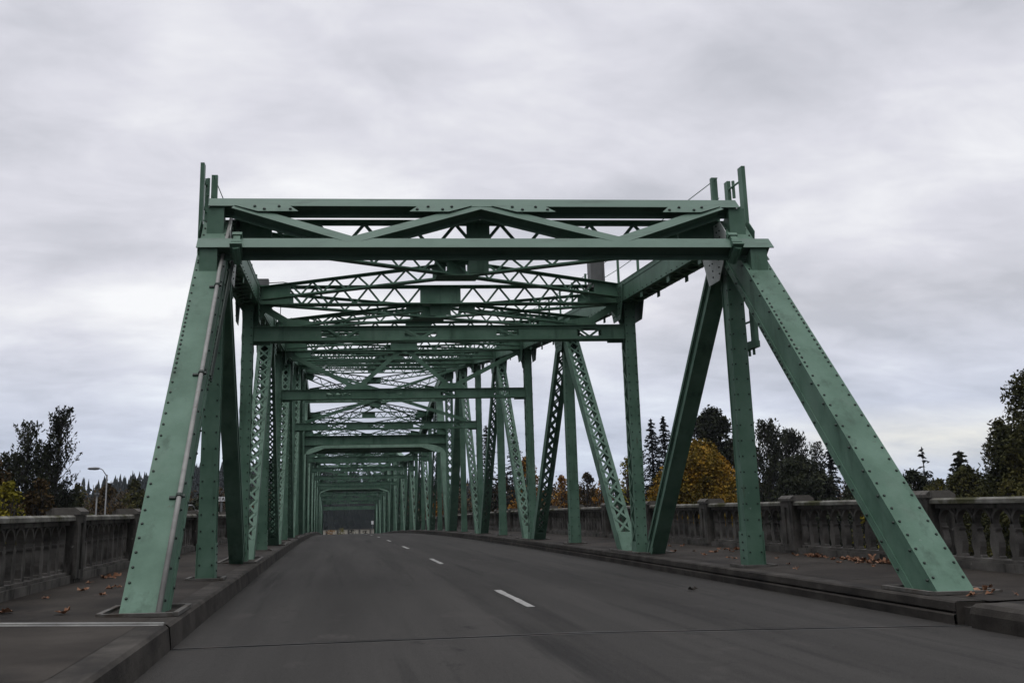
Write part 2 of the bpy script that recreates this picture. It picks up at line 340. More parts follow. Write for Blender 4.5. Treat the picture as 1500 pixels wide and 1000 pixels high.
def lattice_strut(mb, p, q, depth, fw_, pitch, plates=(), bw=.05, upv=EZ, endp=.7):
    # flat lattice girder: flanges top and bottom, a single triangle web, solid plates at the ends and the given fractions
    p = Vector(p); q = Vector(q); t = (q-p).normalized(); l = (q-p).length
    u = (Vector(upv)-t*Vector(upv).dot(t)).normalized(); n = t.cross(u).normalized(); c = (p+q)/2
    for k in (-1, 1):
        mb.ob(c+u*k*(depth/2-.006), n, u, t, fw_, .012, l)
        mb.ob(c+u*k*(depth/2-.036), n, u, t, .02, .048, l)
    for e, dd in ((p, t), (q, -t)): mb.ob(e+dd*endp/2, n, u, t, .03, depth-.026, endp)
    for f_, w_ in plates: mb.ob(p+t*l*f_, n, u, t, .034, depth-.026, w_)
    m = max(2, int(round((l-2*endp)/pitch))); st = (l-2*endp)/m; h = depth/2-.03
    for i in range(m):
        a0 = p+t*(endp+st*i); k = 1 if i % 2 else -1
        mb.bar(a0-u*h*k, a0+t*st+u*h*k, bw, .012, u)
    return t, u, n

def gusset(mb, s, i, k, g=1.0):                 # a polygon plate on one side of a top panel point
    c = top(s, i)
    poly = [(-.70*g, .16), (.70*g, .16), (.62*g, -.25*g), (.34*g, -.85*g), (-.34*g, -.85*g), (-.62*g, -.25*g)]
    if i == 1: poly = [(-.50, -.1), (-.3, .14), (.70, .16), (.60, -.28), (.36, -.92), (-.10, -.92), (-.42, -.5)]
    x = c.x+k*.268
    mb.prism([(x-.006, c.y+a, c.z+b) for a, b in poly], (.012, 0, 0))
    return c

def make_truss(s):
    # end posts, solid diagonals, verticals, chords
    for i0, i1 in ((0, 1), (26, 25)):
        p, q = low(s, i0), top(s, i1); p0 = deck_clip(p, q); mb = MB(); solid(mb, p0, q, .46, .48)
        rb = MB()
        if i0 == 0:
            t, n = axes(p0, q); g = t*.35
            for k in (-1, 1): rb.rivets(p0+g+n*.24+EX*k*.185, q+n*.24+EX*k*.185, n, .205)
            rb.rivets(p0+g+n*.19-EX*s*.233, q+n*.19-EX*s*.233, -EX*s, .41); rb.rivets(p0+g-n*.19-EX*s*.233, q-n*.19-EX*s*.233, -EX*s, .41)
            # doubler plate with closely spaced rivets
            m0 = p0+(q-p0)*.52; m1 = p0+(q-p0)*.70
            for k in (-1, 1): rb.rivets(m0+n*.24+EX*k*.185, m1+n*.24+EX*k*.185, n, .10)
            rb.rivets(m0-n*.19-EX*s*.233, m1-n*.19-EX*s*.233, -EX*s, .10)
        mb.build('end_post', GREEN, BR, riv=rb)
    for i in range(1, 26):
        if i in (8, 18): continue
        p, q = low(s, i), top(s, i); p0 = Vector((p.x, p.y, D(p.y)-.2)); mb = MB()
        far = i > 9
        if i % 2:
            # solid I-shaped hanger
            mb.ob((p0+q)/2-EY*.12, EX, EY, EZ, .29, .014, (q-p0).length); mb.ob((p0+q)/2+EY*.12, EX, EY, EZ, .29, .014, (q-p0).length)
            for k in (-1, 1): mb.ob((p0+q)/2+EX*k*.12, EX, EY, EZ, .014, .226, (q-p0).length)
            for k in (-1, 1): mb.ob(p0+EZ*.5+EX*k*.152, EX, EY, EZ, .012, .30, .6)
            rb = MB()
            if i < 6:
                for k in (-1, 1): rb.rivets(p0+EZ*.45+EX*k*.10-EY*.127, q+EX*k*.10-EY*.127, -EY, .27, r=.018)
                rb.rivets(p0+EZ*.45-EX*s*.127-EY*.07, q-EX*s*.127-EY*.07, -EX*s, .27, r=.018)
                for k in (-1, 1): rb.rivets(p0+EZ*.35+EX*k*.16, p0+EZ*.75+EX*k*.16, EX*k, .12, r=.02)
            mb.build('hanger', GREEN, BR, riv=rb)
        else:
            laced(mb, p0, q, EY, .34, EX, .26, .30 if not far else .6, False, .05, .06, .45)
            rb = MB()
            if i < 6:
                rb.rivets(p0+EZ*.4-EX*s*.09-EY*.172, q-EX*s*.09-EY*.172, -EY, .2, r=.018); rb.rivets(p0+EZ*.4+EX*s*.09-EY*.172, q+EX*s*.09-EY*.172, -EY, .2, r=.018)
            mb.build('hanger', GREEN, BR, riv=rb)
    for i in (8, 18):                            # heavy verticals over the piers
        p, q = low(s, i), top(s, i); p0 = Vector((p.x, p.y, D(p.y)-.2)); mb = MB()
        laced(mb, p0, q, EX, .46, EY, .44, .5, True, .06, .09, .8); mb.build('pier_post', GREEN, BR)
    for i in range(1, 25):
        a, b_ = (top(s, i), low(s, i+1)) if i % 2 else (low(s, i), top(s, i+1))
        lo_, hi_ = (b_, a) if i % 2 else (a, b_)
        p0 = deck_clip(lo_, hi_); mb = MB()
        if i in (1, 24): solid(mb, p0, hi_, .30, .33)
        elif i in (8, 18, 17, 7): solid(mb, p0, hi_, .47, .44)
        else: laced(mb, p0, hi_, EX, .42 if i in (2, 3, 22, 23) else .38, EY, .30, .40 if i < 9 else .8, True, .06, .08, .75)
        o = mb.build('diagonal', GREEN, BR)
        if i == 1:
            # the inner side shows two flanges with a recessed web
            t, n = axes(p0, hi_); m2 = MB()
            for k in (-1, 1): m2.ob((p0+hi_)/2-EX*s*.162+n*k*.125, EX, n, t, .02, .075, (hi_-p0).length-1.3)
            m2.build('flange_angle', GREEN, o)
    for i in range(1, 25):
        p, q = top(s, i), top(s, i+1); t = (q-p).normalized(); n = t.cross(EX).normalized(); mb = MB(); c = (p+q)/2; l = (q-p).length
        if n.z < 0: n = -n
        mb.ob(c+n*.245, EX, n, t, .54, .014, l)                      # cover plate
        for k in (-1, 1):
            mb.ob(c+EX*k*.24, EX, n, t, .016, .47, l)                # side plates
            mb.ob(c+EX*k*.19-n*.236, EX, n, t, .09, .012, l)         # bottom angles
            mb.ob(c+EX*k*.255+n*.19, EX, n, t, .012, .09, l)
        m = int(round(l/(.42 if i < 9 else .85))); st = l/m; f_ = p-n*.246
        for k in range(m):
            a0 = f_+t*st*k; mb.bar(a0-EX*.2, a0+t*st+EX*.2, .06, .012, EX); mb.bar(a0+EX*.2-n*.008, a0+t*st-EX*.2-n*.008, .06, .012, EX)
            if k % 4 == 2: mb.ob(a0+EX*(.20)-n*.06, EX, n, t, .016, .14, .16); mb.ob(a0-EX*.20-n*.06, EX, n, t, .016, .14, .16)
        rb = MB()
        if i < 5:
            for k in (-.19, .19): rb.rivets(p+t*.7-EX*s*.249+n*k, q-t*.7-EX*s*.249+n*k, -EX*s, .3, r=.017)
        mb.build('top_chord', GREEN, BR, riv=rb)
    for i in range(1, 26):
      for k in (-1, 1):
        mb = MB(); c = gusset(mb, s, i, k, (.8 if i == 1 else 1.0) if i % 2 else .8); rb = MB()
        if i < 4:
            if 1:
                x = c.x+k*.275
                for yy in (-.5, -.38, -.26, -.14, .0, .14, .26, .38, .5):
                    for zz in (.2, .1, -.02, -.14, -.26, -.4, -.54, -.68, -.8):
                        gg = .8 if i < 3 else 1.0
                        if zz > .12 or zz < -.78*(1.1 if i == 1 else gg) or (zz < -.2 and abs(yy) < .1) or abs(yy) > (.60-.28*max(0, -zz/gg-.25)/.6)*gg-.05: continue
                        if i == 1 and (yy < -.3 or (zz > 0 and yy < -.2)): continue
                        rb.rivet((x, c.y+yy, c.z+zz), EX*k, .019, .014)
        mb.build('gusset_plate', CHALK if i == 1 and k == -s else GREEN, BR, riv=rb)
    # steel footing frames in the sidewalk
    def foot(y, w_, l_):
        z = D(y)+.004+(.01 if abs(XT) > 4.5 else 0); mb = MB(); c = Vector((s*XT, y, z+.012)); h = .06
        mb.box(c+EX*(w_/2), h, l_, .04); mb.box(c-EX*(w_/2), h, l_, .04); mb.box(c+EY*(l_/2), w_-h, h, .036); mb.box(c-EY*(l_/2), w_-h, h, .036)
        mb.build('footing_frame', FOOT, BR)
    foot(ny(0)+1.02, .82, .95); foot(ny(25)+P-1.1, .8, .95)
    for i in range(1, 26):
        if i % 2: foot(ny(i), .56, .52)
        else: foot(ny(i), .8, 2.2)
make_truss(-1); make_truss(1)

# ---- transverse members
def struts():
    for i in range(1, 26):
        p, q = top(-1, i), top(1, i); p.x += .25; q.x -= .25; mb = MB(); far = i > 9
        if i % 2 == 0 or i == 1:
            if i == 1: lattice_strut(mb, p-EZ*.07, q-EZ*.07, .56, .34, .42, [(.5, .42)], .06); mb.box(((p+q)/2-EZ*.5), .36, .04, .5)
            else: lattice_strut(mb, p, q, .47, .30, .32 if i < 18 else .6, [(.5, 1.0)], .05)
        else:
            lattice_strut(mb, p-EZ*.05, q-EZ*.05, .38, .26, .30 if i < 18 else .6, [(.5, .8)], .05)
        mb.build('top_strut', GREEN, BR)
def laterals():
    for i in range(1, 25):
        far = i > 9
        if i > 9 and False: continue
        a, b_, c, d = top(-1, i), top(1, i+1), top(1, i), top(-1, i+1)
        for v_, k in ((a, 1), (b_, -1), (c, -1), (d, 1)): v_.x += k*.35
        a.y += .35; c.y += .35; b_.y -= .35; d.y -= .35
        mb = MB(); dz = EZ*.02
        lattice_strut(mb, a+dz, b_+dz, .34, .20, .30 if i < 18 else .6, [(.5, .5)], .045, endp=.8)
        lattice_strut(mb, c-dz, d-dz, .335, .19, .30 if i < 18 else .6, [(.46, .3), (.54, .3)], .045, endp=.8)
        m = (a+b_+c+d)/4; mb.box(m-EZ*.19, .9, .55, .012); mb.box(m+EZ*.19, .9, .55, .012)
        mb.build('lateral_brace', GREEN, BR)
def sway():
    for i in range(2, 26, 2):
        y = ny(i); zb = D(y)+(5.32 if i == 2 else 5.40); x = XT-.14; mb = MB(); far = i > 9
        if i in (8, 18): continue
        dp = .35; p = Vector((-x, y, zb)); q = Vector((x, y, zb))
        for yy in (-.13, .13):
            mb.box((0, y+yy, zb+dp/2), 2*x, .10, .014); mb.box((0, y+yy, zb-dp/2), 2*x, .10, .014)
            for k in (-1, 1): mb.box((0, y+yy, zb+k*(dp/2-.045)), 2*x, .014, .08)
            # solid web panels with laced windows between them
            xs = [-x, -2.75, -2.0, -.9, -.1, 1.35, 1.9, 3.35, 3.95, x]
            for j in range(0, len(xs), 2):
                a0, a1 = xs[j], xs[j+1]
                if j == 0: a1 = -2.9
                mb.box(((a0+a1)/2, y+yy*.95, zb), a1-a0, .012, dp-.03)
            for j in range(1, len(xs)-1, 2):
                a0, a1 = xs[j], xs[j+1]; nn = max(1, int((a1-a0)/.3)); st = (a1-a0)/nn
                for k in range(nn):
                    g = 1 if k % 2 else -1
                    mb.bar((a0+st*k, y+yy, zb-g*.11), (a0+st*(k+1), y+yy, zb+g*.11), .05, .012, EZ)
        o = mb.build('sway_beam', GREEN, BR)
        tz = top(1, i).z-.25; bz = zb+dp/2
        m2 = MB()
        def brace(x0, z0, x1, z1, w_=.16):
            m2.bar((x0, y-.05, z0), (x1, y-.05, z1), w_, .016, EZ); m2.bar((x0, y, z0), (x1, y, z1), .016, .10, EZ.cross(EY) if False else EX)
        if i == 2 or i == 24:
            for k in (-1, 1):
                brace(k*(x-.05), tz+.05, k*3.55, bz+.02); lattice_strut(m2, (k*.45, y, tz-.05), (k*3.6, y, bz+.12), .22, .16, .28, [], .04, endp=.4)
                m2.prism([(k*3.9, y-.062, bz), (k*3.0, y-.062, bz), (k*3.15, y-.062, bz+.14), (k*3.65, y-.062, bz+.24)], (0, .014, 0))
            m2.box((0, y, tz-.1), .5, .016, .3)
        elif i == 10:
            for d in (-1, 1): lattice_strut(m2, (-d*x, y+.03*d, bz+.1), (d*x, y+.03*d, tz), .36, .2, .34, [(.5, .6)], .05, endp=.5)
        elif i in (6, 20):
            zm = bz+1.25
            lattice_strut(m2, (-x, y, zm+.2), (x, y, zm+.2), .3, .2, .35 if not far else .7, [(.5, 1.2)], .045)
            for k in (-1, 1):
                brace(k*.3, zm, k*(x-.5), bz+.05); brace(k*(x-.2), tz, k*.3, zm+.4, .12)
        else:
            for k in (-1, 1):
                brace(k*(x-.05), tz, k*1.75, bz+.05); brace(k*.15, tz, k*1.75, bz+.05)
                m2.prism([(k*2.3, y-.065, bz), (k*1.2, y-.065, bz), (k*1.4, y-.065, bz+.22), (k*2.1, y-.065, bz+.22)], (0, .014, 0))
        # curved corner plates under the top strut
        for k in (-1, 1):
            pl = [(k*x, y-.03, tz+.1), (k*(x-.85), y-.03, tz+.1)]
            for g in range(7):
                an = g*math.pi/12; pl.append((k*(x-.80+.74*math.sin(an)), y-.03, tz-.66+.74*math.cos(an)-.02))
            pl.append((k*x, y-.03, tz-.75)); m2.prism(pl, (0, .014, 0))
        for k in (-1, 1): m2.box((k*(x-.2), y+.02, zb-.2), .4, .02, .1)
        m2.build('sway_bracing', GREEN, o)
struts(); laterals(); sway()

def pier_portals():
    for i in (8, 18):
        # arched portal in the plane of the pier posts
        y = ny(i); z = D(y)+5.75; mb = MB(); x = XT-.2
        mb.box((0, y, z), 2*x, .03, .55); mb.box((0, y, z+.28), 2*x, .3, .02); mb.box((0, y, z-.28), 2*x, .3, .02)
        for k in (-1, 1):
            for m in (1, -1):
                pl = [(k*x, y-.02, z-m*.27), (k*(x-1.6), y-.02, z-m*.27)] if False else None
                pts = [(k*x, y-.02, z+m*.28)]
                for g in range(7):
                    an = g*math.pi/12; pts.append((k*(x-.10-1.5*(1-math.sin(an))), y-.02, z+m*(.28+.55*(1-math.cos(an)))))
                pts.append((k*x, y-.02, z+m*.83))
                mb.prism(pts, (0, .02, 0))
        zt = top(1, i).z-.3; zl = z+.32
        for d in (-1, 1): lattice_strut(mb, (-d*x, y+.03*d, zl), (d*x, y+.03*d, zt), .42, .22, .34, [(.5, .7)], .05, endp=.6)
        lattice_strut(mb, (-x, y, (zl+zt)/2+.35), (x, y, (zl+zt)/2+.35), .36, .2, .34, [(.5, .9)], .05)
        mb.build('pier_portal', GREEN, BR)
        # lit portal girder in the inclined plane of the diagonals beyond the pier
        a, b_ = low(1, i), top(1, i+1); t = (b_-a).normalized(); n = Vector((0, -t.z, t.y)); f_ = (D(y)+5.55-a.z)/(b_.z-a.z)
        c = a+(b_-a)*f_; c.x = 0; mb = MB()
        mb.ob(c+n*.23, EX, t, n, 2*x, .42, .02); mb.ob(c-n*.0, EX, t, n, 2*x, .02, .44); mb.ob(c-n*.1-t*.2, EX, t, n, 2*x, .02, .6)
        for k in (-1, 1):
            o_ = c+n*.232
            mb.prism([o_+EX*k*x-t*.2, o_+EX*k*(x-1.3)-t*.2, o_+EX*k*(x-.25)-t*.65, o_+EX*k*x-t*.65][::k], n*.016)
            mb.prism([o_+EX*k*x+t*.2, o_+EX*k*(x-1.0)+t*.2, o_+EX*k*(x-.25)+t*.5, o_+EX*k*x+t*.5][::-k], n*.016)
            for j in range(14): mb.rivet(c+n*.24+EX*k*(.3+.28*j)-t*.15, n, .03, .02)
        mb.build('inclined_portal', GREEN, BR)
        # upper lit portal strut
        c2 = a+(b_-a)*.975; c2.x = 0; mb = MB()
        mb.ob(c2+n*.2, EX, t, n, 2*x, .34, .02); mb.ob(c2, EX, t, n, 2*x, .02, .4); mb.ob(c2+n*.2-t*.7, EX, t, n, 2*x, .3, .02)
        mb.build('upper_portal', GREEN, BR)
pier_portals()
# far end: plain portal girder
mb = MB(); y = ny(25)+1.2; mb.box((0, y, D(y)+4.9), 8.9, .3, .5); mb.box((0, y+1.2, D(y)+4.75), 8.9, .2, .35); mb.build('far_portal', GREEN, BR)

# ---- the newer portal frame in front of the end posts
EE = Vector((0, .6443, .7648)); NN = Vector((0, -.7648, .6443))
PF_ = None
def hbeam(mb, p, q, wfl, dep, e):               # H-section: front flange centred on the line p-q, depth behind it; e = direction of the flange
    p = Vector(p); q = Vector(q); t = (q-p).normalized(); e = (Vector(e)-t*Vector(e).dot(t)).normalized(); c = (p+q)/2; l = (q-p).length
    mb.ob(c-NN*.008, t, e, NN, l, wfl, .016); mb.ob(c-NN*(dep-.008), t, e, NN, l, wfl, .016); mb.ob(c-NN*dep/2, t, e, NN, l, .012, dep-.034)
def portal_frame():
    mb = MB()
    lo_c = Vector((0, 14.60, 5.94))-EE*.135; up_c = Vector((0, 15.14, 6.70))+EE*.125
    hbeam(mb, lo_c-EX*4.87, lo_c+EX*4.93, .27, .27, EE)
    pf = mb.build('portal_frame', GREEN2, BR)
    mb = MB(); hbeam(mb, up_c-EX*4.80, up_c+EX*4.72, .25, .25, EE); mb.build('upper_beam', GREEN2, pf)
    pts = [(-4.35, up_c-EE*.10), (-2.30, lo_c+EE*.10), (-.02, up_c-EE*.10), (2.30, lo_c+EE*.10), (4.35, up_c-EE*.10)]
    for k in range(4):
        (x0, c0), (x1, c1) = pts[k], pts[k+1]; mb = MB()
        hbeam(mb, Vector((x0, 0, 0))+c0-NN*.004, Vector((x1, 0, 0))+c1-NN*.004, .20, .22, EE); mb.build('brace', GREEN2, pf)
    for x0, sgn in ((-4.0, (1,)), (0, (-1, 1)), (4.0, (-1,))):
        mb = MB(); rb = MB(); c = up_c-EE*.125+NN*.004
        for k in sgn:
            base = Vector((x0, 0, 0)) + c; a0 = .18 if x0 == 0 else -.35
            poly = [base+EX*k*a0, base+EX*k*(a0+.95), base+EX*k*(a0+1.12)-EE*.20, base+EX*k*(a0+.42)-EE*.20]
            mb.prism(poly[::k], NN*.012)
            for t_, d in ((.38, .05), (.55, .14), (.80, .05), (1.0, .14)): rb.rivet(base+EX*k*(a0+t_-.02)-EE*d+NN*.012, NN, .032, .026)
        mb.build('bolted_plate', GREEN2, pf, riv=rb)
    for s in (-1, 1):
        # plumb stub brackets between the sloping end posts and the two beams
        for c, hw in ((lo_c, .135), (up_c, .125)):
            e0 = c-EE*hw; yf = e0.y+.04; zb = .35+1.187*(yf-10.35)-.02; zt = e0.z-.01; x = s*XT; mb = MB(); yb = yf+.40; zt2 = zt-.26
            def blk(x0, x1, ya, yb_, za):
                mb.hexa([(x0, ya, za), (x1, ya, za), (x1, yb_, za+.05), (x0, yb_, za+.05), (x0, ya, zt), (x1, ya, zt), (x1, yb_, zt2 if yb_ > yf+.1 else zt-.01), (x0, yb_, zt2 if yb_ > yf+.1 else zt-.01)])
            blk(x-.145, x+.145, yf, yf+.02, zb); blk(x-.145, x-.13, yf+.02, yb, zb+.04); blk(x+.13, x+.145, yf+.02, yb, zb+.04); mb.box((x, yf+.12, zb+.012), .36, .34, .03)
            mb.build('bracket', GREEN, pf)
        # pipe clamps hanging on the lower beam
        c = Vector((-4.22 if s < 0 else 4.28, 0, 0))+lo_c+NN*.03; mb = MB()
        mb.ob(c+EE*.09, EX, EE, NN, .11, .30, .06); mb.ob(c+EE*.17, EX, EE, NN, .16, .07, .10); mb.ob(c-EE*.04, EX, EE, NN, .17, .06, .09); mb.ob(c-EE*.12-NN*.1, EX, EE, NN, .2, .05, .3)
        mb.tube([c-EE*.14-NN*.02, c-EE*.17-NN*.32+EX*(-.02*s)], .07, 10); mb.build('pipe_clamp', GREEN, pf)
portal_frame()

# ---- conduit on the near left end post
def conduit():
    p, q = deck_clip(low(-1, 0), top(-1, 1)), top(-1, 1); t, n = axes(p, q); o = n*.285+EX*.205
    mb = MB(); pts = [p+t*.12+o+(q-p)*f_ for f_ in (0, .25, .5, .74)]+[p+(q-p)*.80+n*.30+EX*.20, p+(q-p)*1.02+n*.26+EX*.24]
    mb.tube(pts, .032, 10); ob = mb.build('conduit_pipe', PIPE, BR, True)
    mb = MB()
    for f_ in (.22, .50, .76):
        c = p+(q-p)*f_+o; mb.tube([c-t*.02, c+t*.02], .046, 10); mb.ob(c-n*.03-EX*.07, EX, t, n, .11, .035, .025); mb.ob(c+EX*.055, EX, t, n, .03, .035, .03)
    mb.build('pipe_strap', RIVET, ob)
    mb = MB(); a = q-t*.3+n*.16+EX*.36                                # thin cables beside it
    for k in range(3): mb.tube([p+t*4.2+n*(.1-.06*k)+EX*.30, a+EX*.02*k, q+EX*(.3+.03*k)+EZ*.3], .014, 6)
    mb.build('cable', RIVET, BR)
conduit()

# ---- access ladders beside the first top joint, handrail on the top chords
def ladder(s):
    mb = MB(); x = 5.11 if s > 0 else -5.01; y0, y1 = 15.78, 16.42; z0, z1 = 4.22, 7.72
    mb.box((x, y0, (z0+z1)/2), .07, .17, z1-z0); mb.box((x, y1, (z0+z1)/2-.0), .07, .14, z1-z0-.12)
    for z in (z0+.12, z0+.5, z0+.95, z0+1.4, z1-.75, z1-.25): mb.tube([(x, y0, z), (x, y1, z+.02)], .02, 6)
    mb.box((x, (y0+y1)/2, z0+.05), .1, .8, .12)
    for yy in (.0, .18, -.18): mb.tube([(x+.03, (y0+y1)/2+yy, z0-.12), (x+.03, (y0+y1)/2+yy, z0+.12)], .025, 6)
    for zz in (z0+.25, z1-.3): mb.tube([(x+.04, 16.25, zz-.15), (x+.04, 16.25, zz+.2)], .03, 6)
    for z in (5.3, 6.35): mb.box((x-s*.12, 15.9, z), .24, .1, .1)
    mb.build('ladder_frame', GREEN, BR)
    m2 = MB()
    for i in range(1, 8):
        p, q = top(s, i), top(s, i+1); nst = 4
        for k in range(nst):
            c = p+(q-p)*((k+.12)/nst); c.x += .12*s if s < 0 else -.12; m2.box(c+EZ*.70, .05, .05, .9)
            if i == 1 and k == 0: m2.box(c+EZ*.68, .11, .08, .95)
        for h in (.70, 1.1): m2.tube([p-EX*.12+EZ*h, q-EX*.12+EZ*h], .009, 5)
    m2.build('handrail', GREEN, BR)
for s in (-1, 1): ladder(s)
# grey housing on the second strut and a junction box on its left end
mb = MB(); c = top(1, 2)+Vector((-.78, -.1, .62)); mb.box(c, .34, .3, .92); mb.box(c+EX*.15-EY*.14, .05, .06, .96); mb.box(c+EX*-.16-EY*.14, .03, .05, .96); mb.box(c-EZ*.46, .5, .36, .05)
mb.build('equipment_box', GREYBOX, BR)
mb = MB(); c = top(-1, 2)+Vector((.32, 0, .33)); mb.box(c, .3, .25, .16); mb.tube([c+EX*.15, c+EX*.5+EZ*.02, c+EX*.75-EZ*.02, c+EX*.8-EZ*.2], .012, 6); mb.tube([c+EX*.1-EZ*.05, c+EX*.45-EZ*.6, c+EX*.43-EZ*1.1, c+EX*.55-EZ*1.35, c+EX*.85-EZ*1.38], .010, 6)
mb.build('junction_box', GREYBOX, BR)

# ------------------------------------------------------------------ balustrades
BP = 4.35                                       # bay
def baluster_panel():                           # spans 0..BP-.5 along +y, centred on x=0, z=0 at the sidewalk
    mb = MB(False); l = BP-.46; n = 10; st = l/n; T = .105
    def slab(y0, y1, z0, z1, t): mb.box((0, (y0+y1)/2, (z0+z1)/2), t, y1-y0, z1-z0)
    slab(0, l, -.1, .12, .34); slab(0, l, .125, .165, .24)
    prof = [(.165, .10), (.20, .10), (.21, .07), (.25, .078), (.33, .105), (.40, .108), (.48, .088), (.54, .066), (.575, .06), (.58, .085), (.605, .085), (.61, .05), (.66, .045)]
    prof = [(z_, w_*.84) for z_, w_ in prof]
    for k in range(n+1):
        y = k*st
        for (z0, w0), (z1, w1) in zip(prof[:-1], prof[1:]):
            a0, a1, b0, b1 = y-w0, y+w0, y-w1, y+w1
            a0, b0 = max(a0, 0), max(b0, 0); a1, b1 = min(a1, l), min(b1, l)
            mb.hexa([(-T/2, a0, z0), (T/2, a0, z0), (T/2, a1, z0), (-T/2, a1, z0), (-T/2, b0, z1), (T/2, b0, z1), (T/2, b1, z1), (-T/2, b1, z1)])
    zs, r, zt = .66, st/2-.02, .90
    for k in range(n):
        yc = (k+.5)*st; seg = 10
        pt = [(yc-r*math.cos(math.pi*j/seg), zs+(r+.03)*math.sin(math.pi*j/seg)) for j in range(seg+1)]
        for (y0, z0), (y1, z1) in zip(pt[:-1], pt[1:]):
            dy, dz = (y0-yc), (z0-zs+.02); m0 = math.hypot(dy, dz) or 1; ox0, oz0 = dy/m0*.042, dz/m0*.042
            dy, dz = (y1-yc), (z1-zs+.02); m1 = math.hypot(dy, dz) or 1; ox1, oz1 = dy/m1*.042, dz/m1*.042
            mb.hexa([(-T/2, y0, z0), (T/2, y0, z0), (T/2, y0+ox0, z0+oz0), (-T/2, y0+ox0, z0+oz0), (-T/2, y1, z1), (T/2, y1, z1), (T/2, y1+ox1, z1+oz1), (-T/2, y1+ox1, z1+oz1)])
            if z0 > zs+.02 or z1 > zs+.02:
                mb.hexa([(-.03, y0, z0+.01), (.03, y0, z0+.01), (.03, y1, z1+.01), (-.03, y1, z1+.01), (-.03, y0, zt), (.03, y0, zt), (.03, y1, zt), (-.03, y1, zt)])
    slab(0, l, .885, .955, .20)
    return mb
def coping():
    mb = MB(False); l = BP-.46
    a = [(-.19, .957), (.19, .957), (.19, 1.015), (.15, 1.045), (-.15, 1.045), (-.19, 1.015)]
    mb.prism([(x, -.0, z) for x, z in a], (0, l, 0)); return mb
def rail_post():
    mb = MB(False); w_, h = .46, 1.06
    mb.box((0, 0, h/2-.05), .40, w_, h+.1)
    for k in (-1, 1):                            # raised edges round a sunken slot on both broad faces
        for yy in (-.15, .15): mb.box((k*.205, yy, .55), .05, .15, .98)
        mb.box((k*.205, 0, .98), .05, .15, .12); mb.box((k*.205, 0, .12), .05, .15, .14)
    a = [(-.26, 1.05), (.26, 1.05), (.26, 1.10), (.17, 1.165), (-.17, 1.165), (-.26, 1.10)]
    mb.prism([(x, -.26, z) for x, z in a], (0, .52, 0))
    return mb
def balustrade(s, xr, yfirst, label):
    n0 = -3; base_y = yfirst+n0*BP
    root = empty('balustrade', (s*xr, base_y+SKEW*s*xr, D(0)+.06), label, 'balustrade', None)
    pm = po = cm = None; n = int((170-base_y)/BP)
    for k in range(n):
        y = base_y+k*BP; z = D(y)+.06; sl = math.atan((D(y+BP)-D(y))/BP)
        loc = Vector((s*xr, y+SKEW*s*xr, z))-root.location
        if po is None:
            me = rail_post(); po = me.build('post', CONC); p2 = po
            pm = baluster_panel().build('panel', CONC); cm = coping().build('coping', COPE); a, c = pm, cm
        else:
            p2, a, c = po.copy(), pm.copy(), cm.copy()
            for o in (p2, a, c): C.objects.link(o)
        p2.parent = root; p2.location = loc
        a.parent = root; a.location = loc+Vector((0, .23, 0)); a.rotation_euler = (sl, 0, 0)
        c.parent = a; c.location = (0, 0, 0)
    return root
balustrade(-1, 6.82, 15.05, 'weathered concrete balustrade with arched openings on the left sidewalk edge')
balustrade(1, 6.95, 18.4, 'weathered concrete balustrade with arched openings on the right sidewalk edge')
# ------------------------------------------------------------------ terrain
def ground_z(x, y):
    z = -6.5+.5*math.sin(x*.03)*math.cos(y*.021)
    dr = abs(y-112)-34
    if dr < 0: z -= min(3.2, -dr*.35)
    road = D(y)-.75
    if y < 9 or y > 168:
        k = max(0, min(1, (26-abs(x))/16)); e = max(0, min(1, (9-y)/7 if y < 9 else (y-168)/8))*max(0, min(1, (280-y)/20)); z += (road-z)*k*e
    return z
def hill_h(x, y):
    return 0
mb = MB(False); gx = [-3000, -1200, -500, -250, -150, -100, -70, -50, -35, -26, -20, -15, -10, -5, 0, 5, 10, 15, 20, 26, 35, 50, 70, 100, 150, 250, 500, 1200, 3000]
gy = [-1500, -400, -150, -60, -20, 0, 4, 9, 14, 25, 40, 60, 74, 78, 84, 92, 112, 132, 140, 146, 152, 160, 168, 172, 177, 185, 200, 225, 250, 300, 400, 600, 900, 1600, 3500]
for y in gy:
    for x in gx: mb.v.append((x, y, ground_z(x, y)))
for j in range(len(gy)-1):
    for i in range(len(gx)-1):
        a = j*len(gx)+i; mb.f.append((a, a+1, a+1+len(gx), a+len(gx)))
struct(mb.build('ground', GRASS, None, True))
mb = MB(False); mb.v += [(-900, 70, -8.2), (900, 70, -8.2), (900, 154, -8.2), (-900, 154, -8.2)]; mb.f.append((0, 1, 2, 3)); struct(mb.build('river', WATER))
# wooded ridge
RY = 520.0
ridge = [(-900, 735), (-250, 738), (40, 726), (110, 716), (150, 705), (190, 693), (230, 684), (290, 678), (345, 674), (450, 676), (540, 684), (640, 700), (800, 716), (1000, 726), (1300, 722), (1700, 716), (2600, 716)]
def ridge_z(x):
    pts = ridge_pts
    for (x0, z0), (x1, z1) in zip(pts[:-1], pts[1:]):
        if x0 <= x <= x1:
            t = (x-x0)/(x1-x0); t = t*t*(3-2*t); return z0+(z1-z0)*t
    return pts[0][1] if x < pts[0][0] else pts[-1][1]
ridge_pts = []
for u, v in ridge:
    p = at(u, v, RY); ridge_pts.append((p.x, p.z-9))
def hz(x, y):
    k = max(0, min(1, (y-330)/(RY-330))); k = k*k*(3-2*k)
    if y > RY: k = 1-.3*min(1, (y-RY)/300)
    return -7.5+(ridge_z(x)+7.5)*k + 1.2*math.sin(x*.05+y*.02)*k
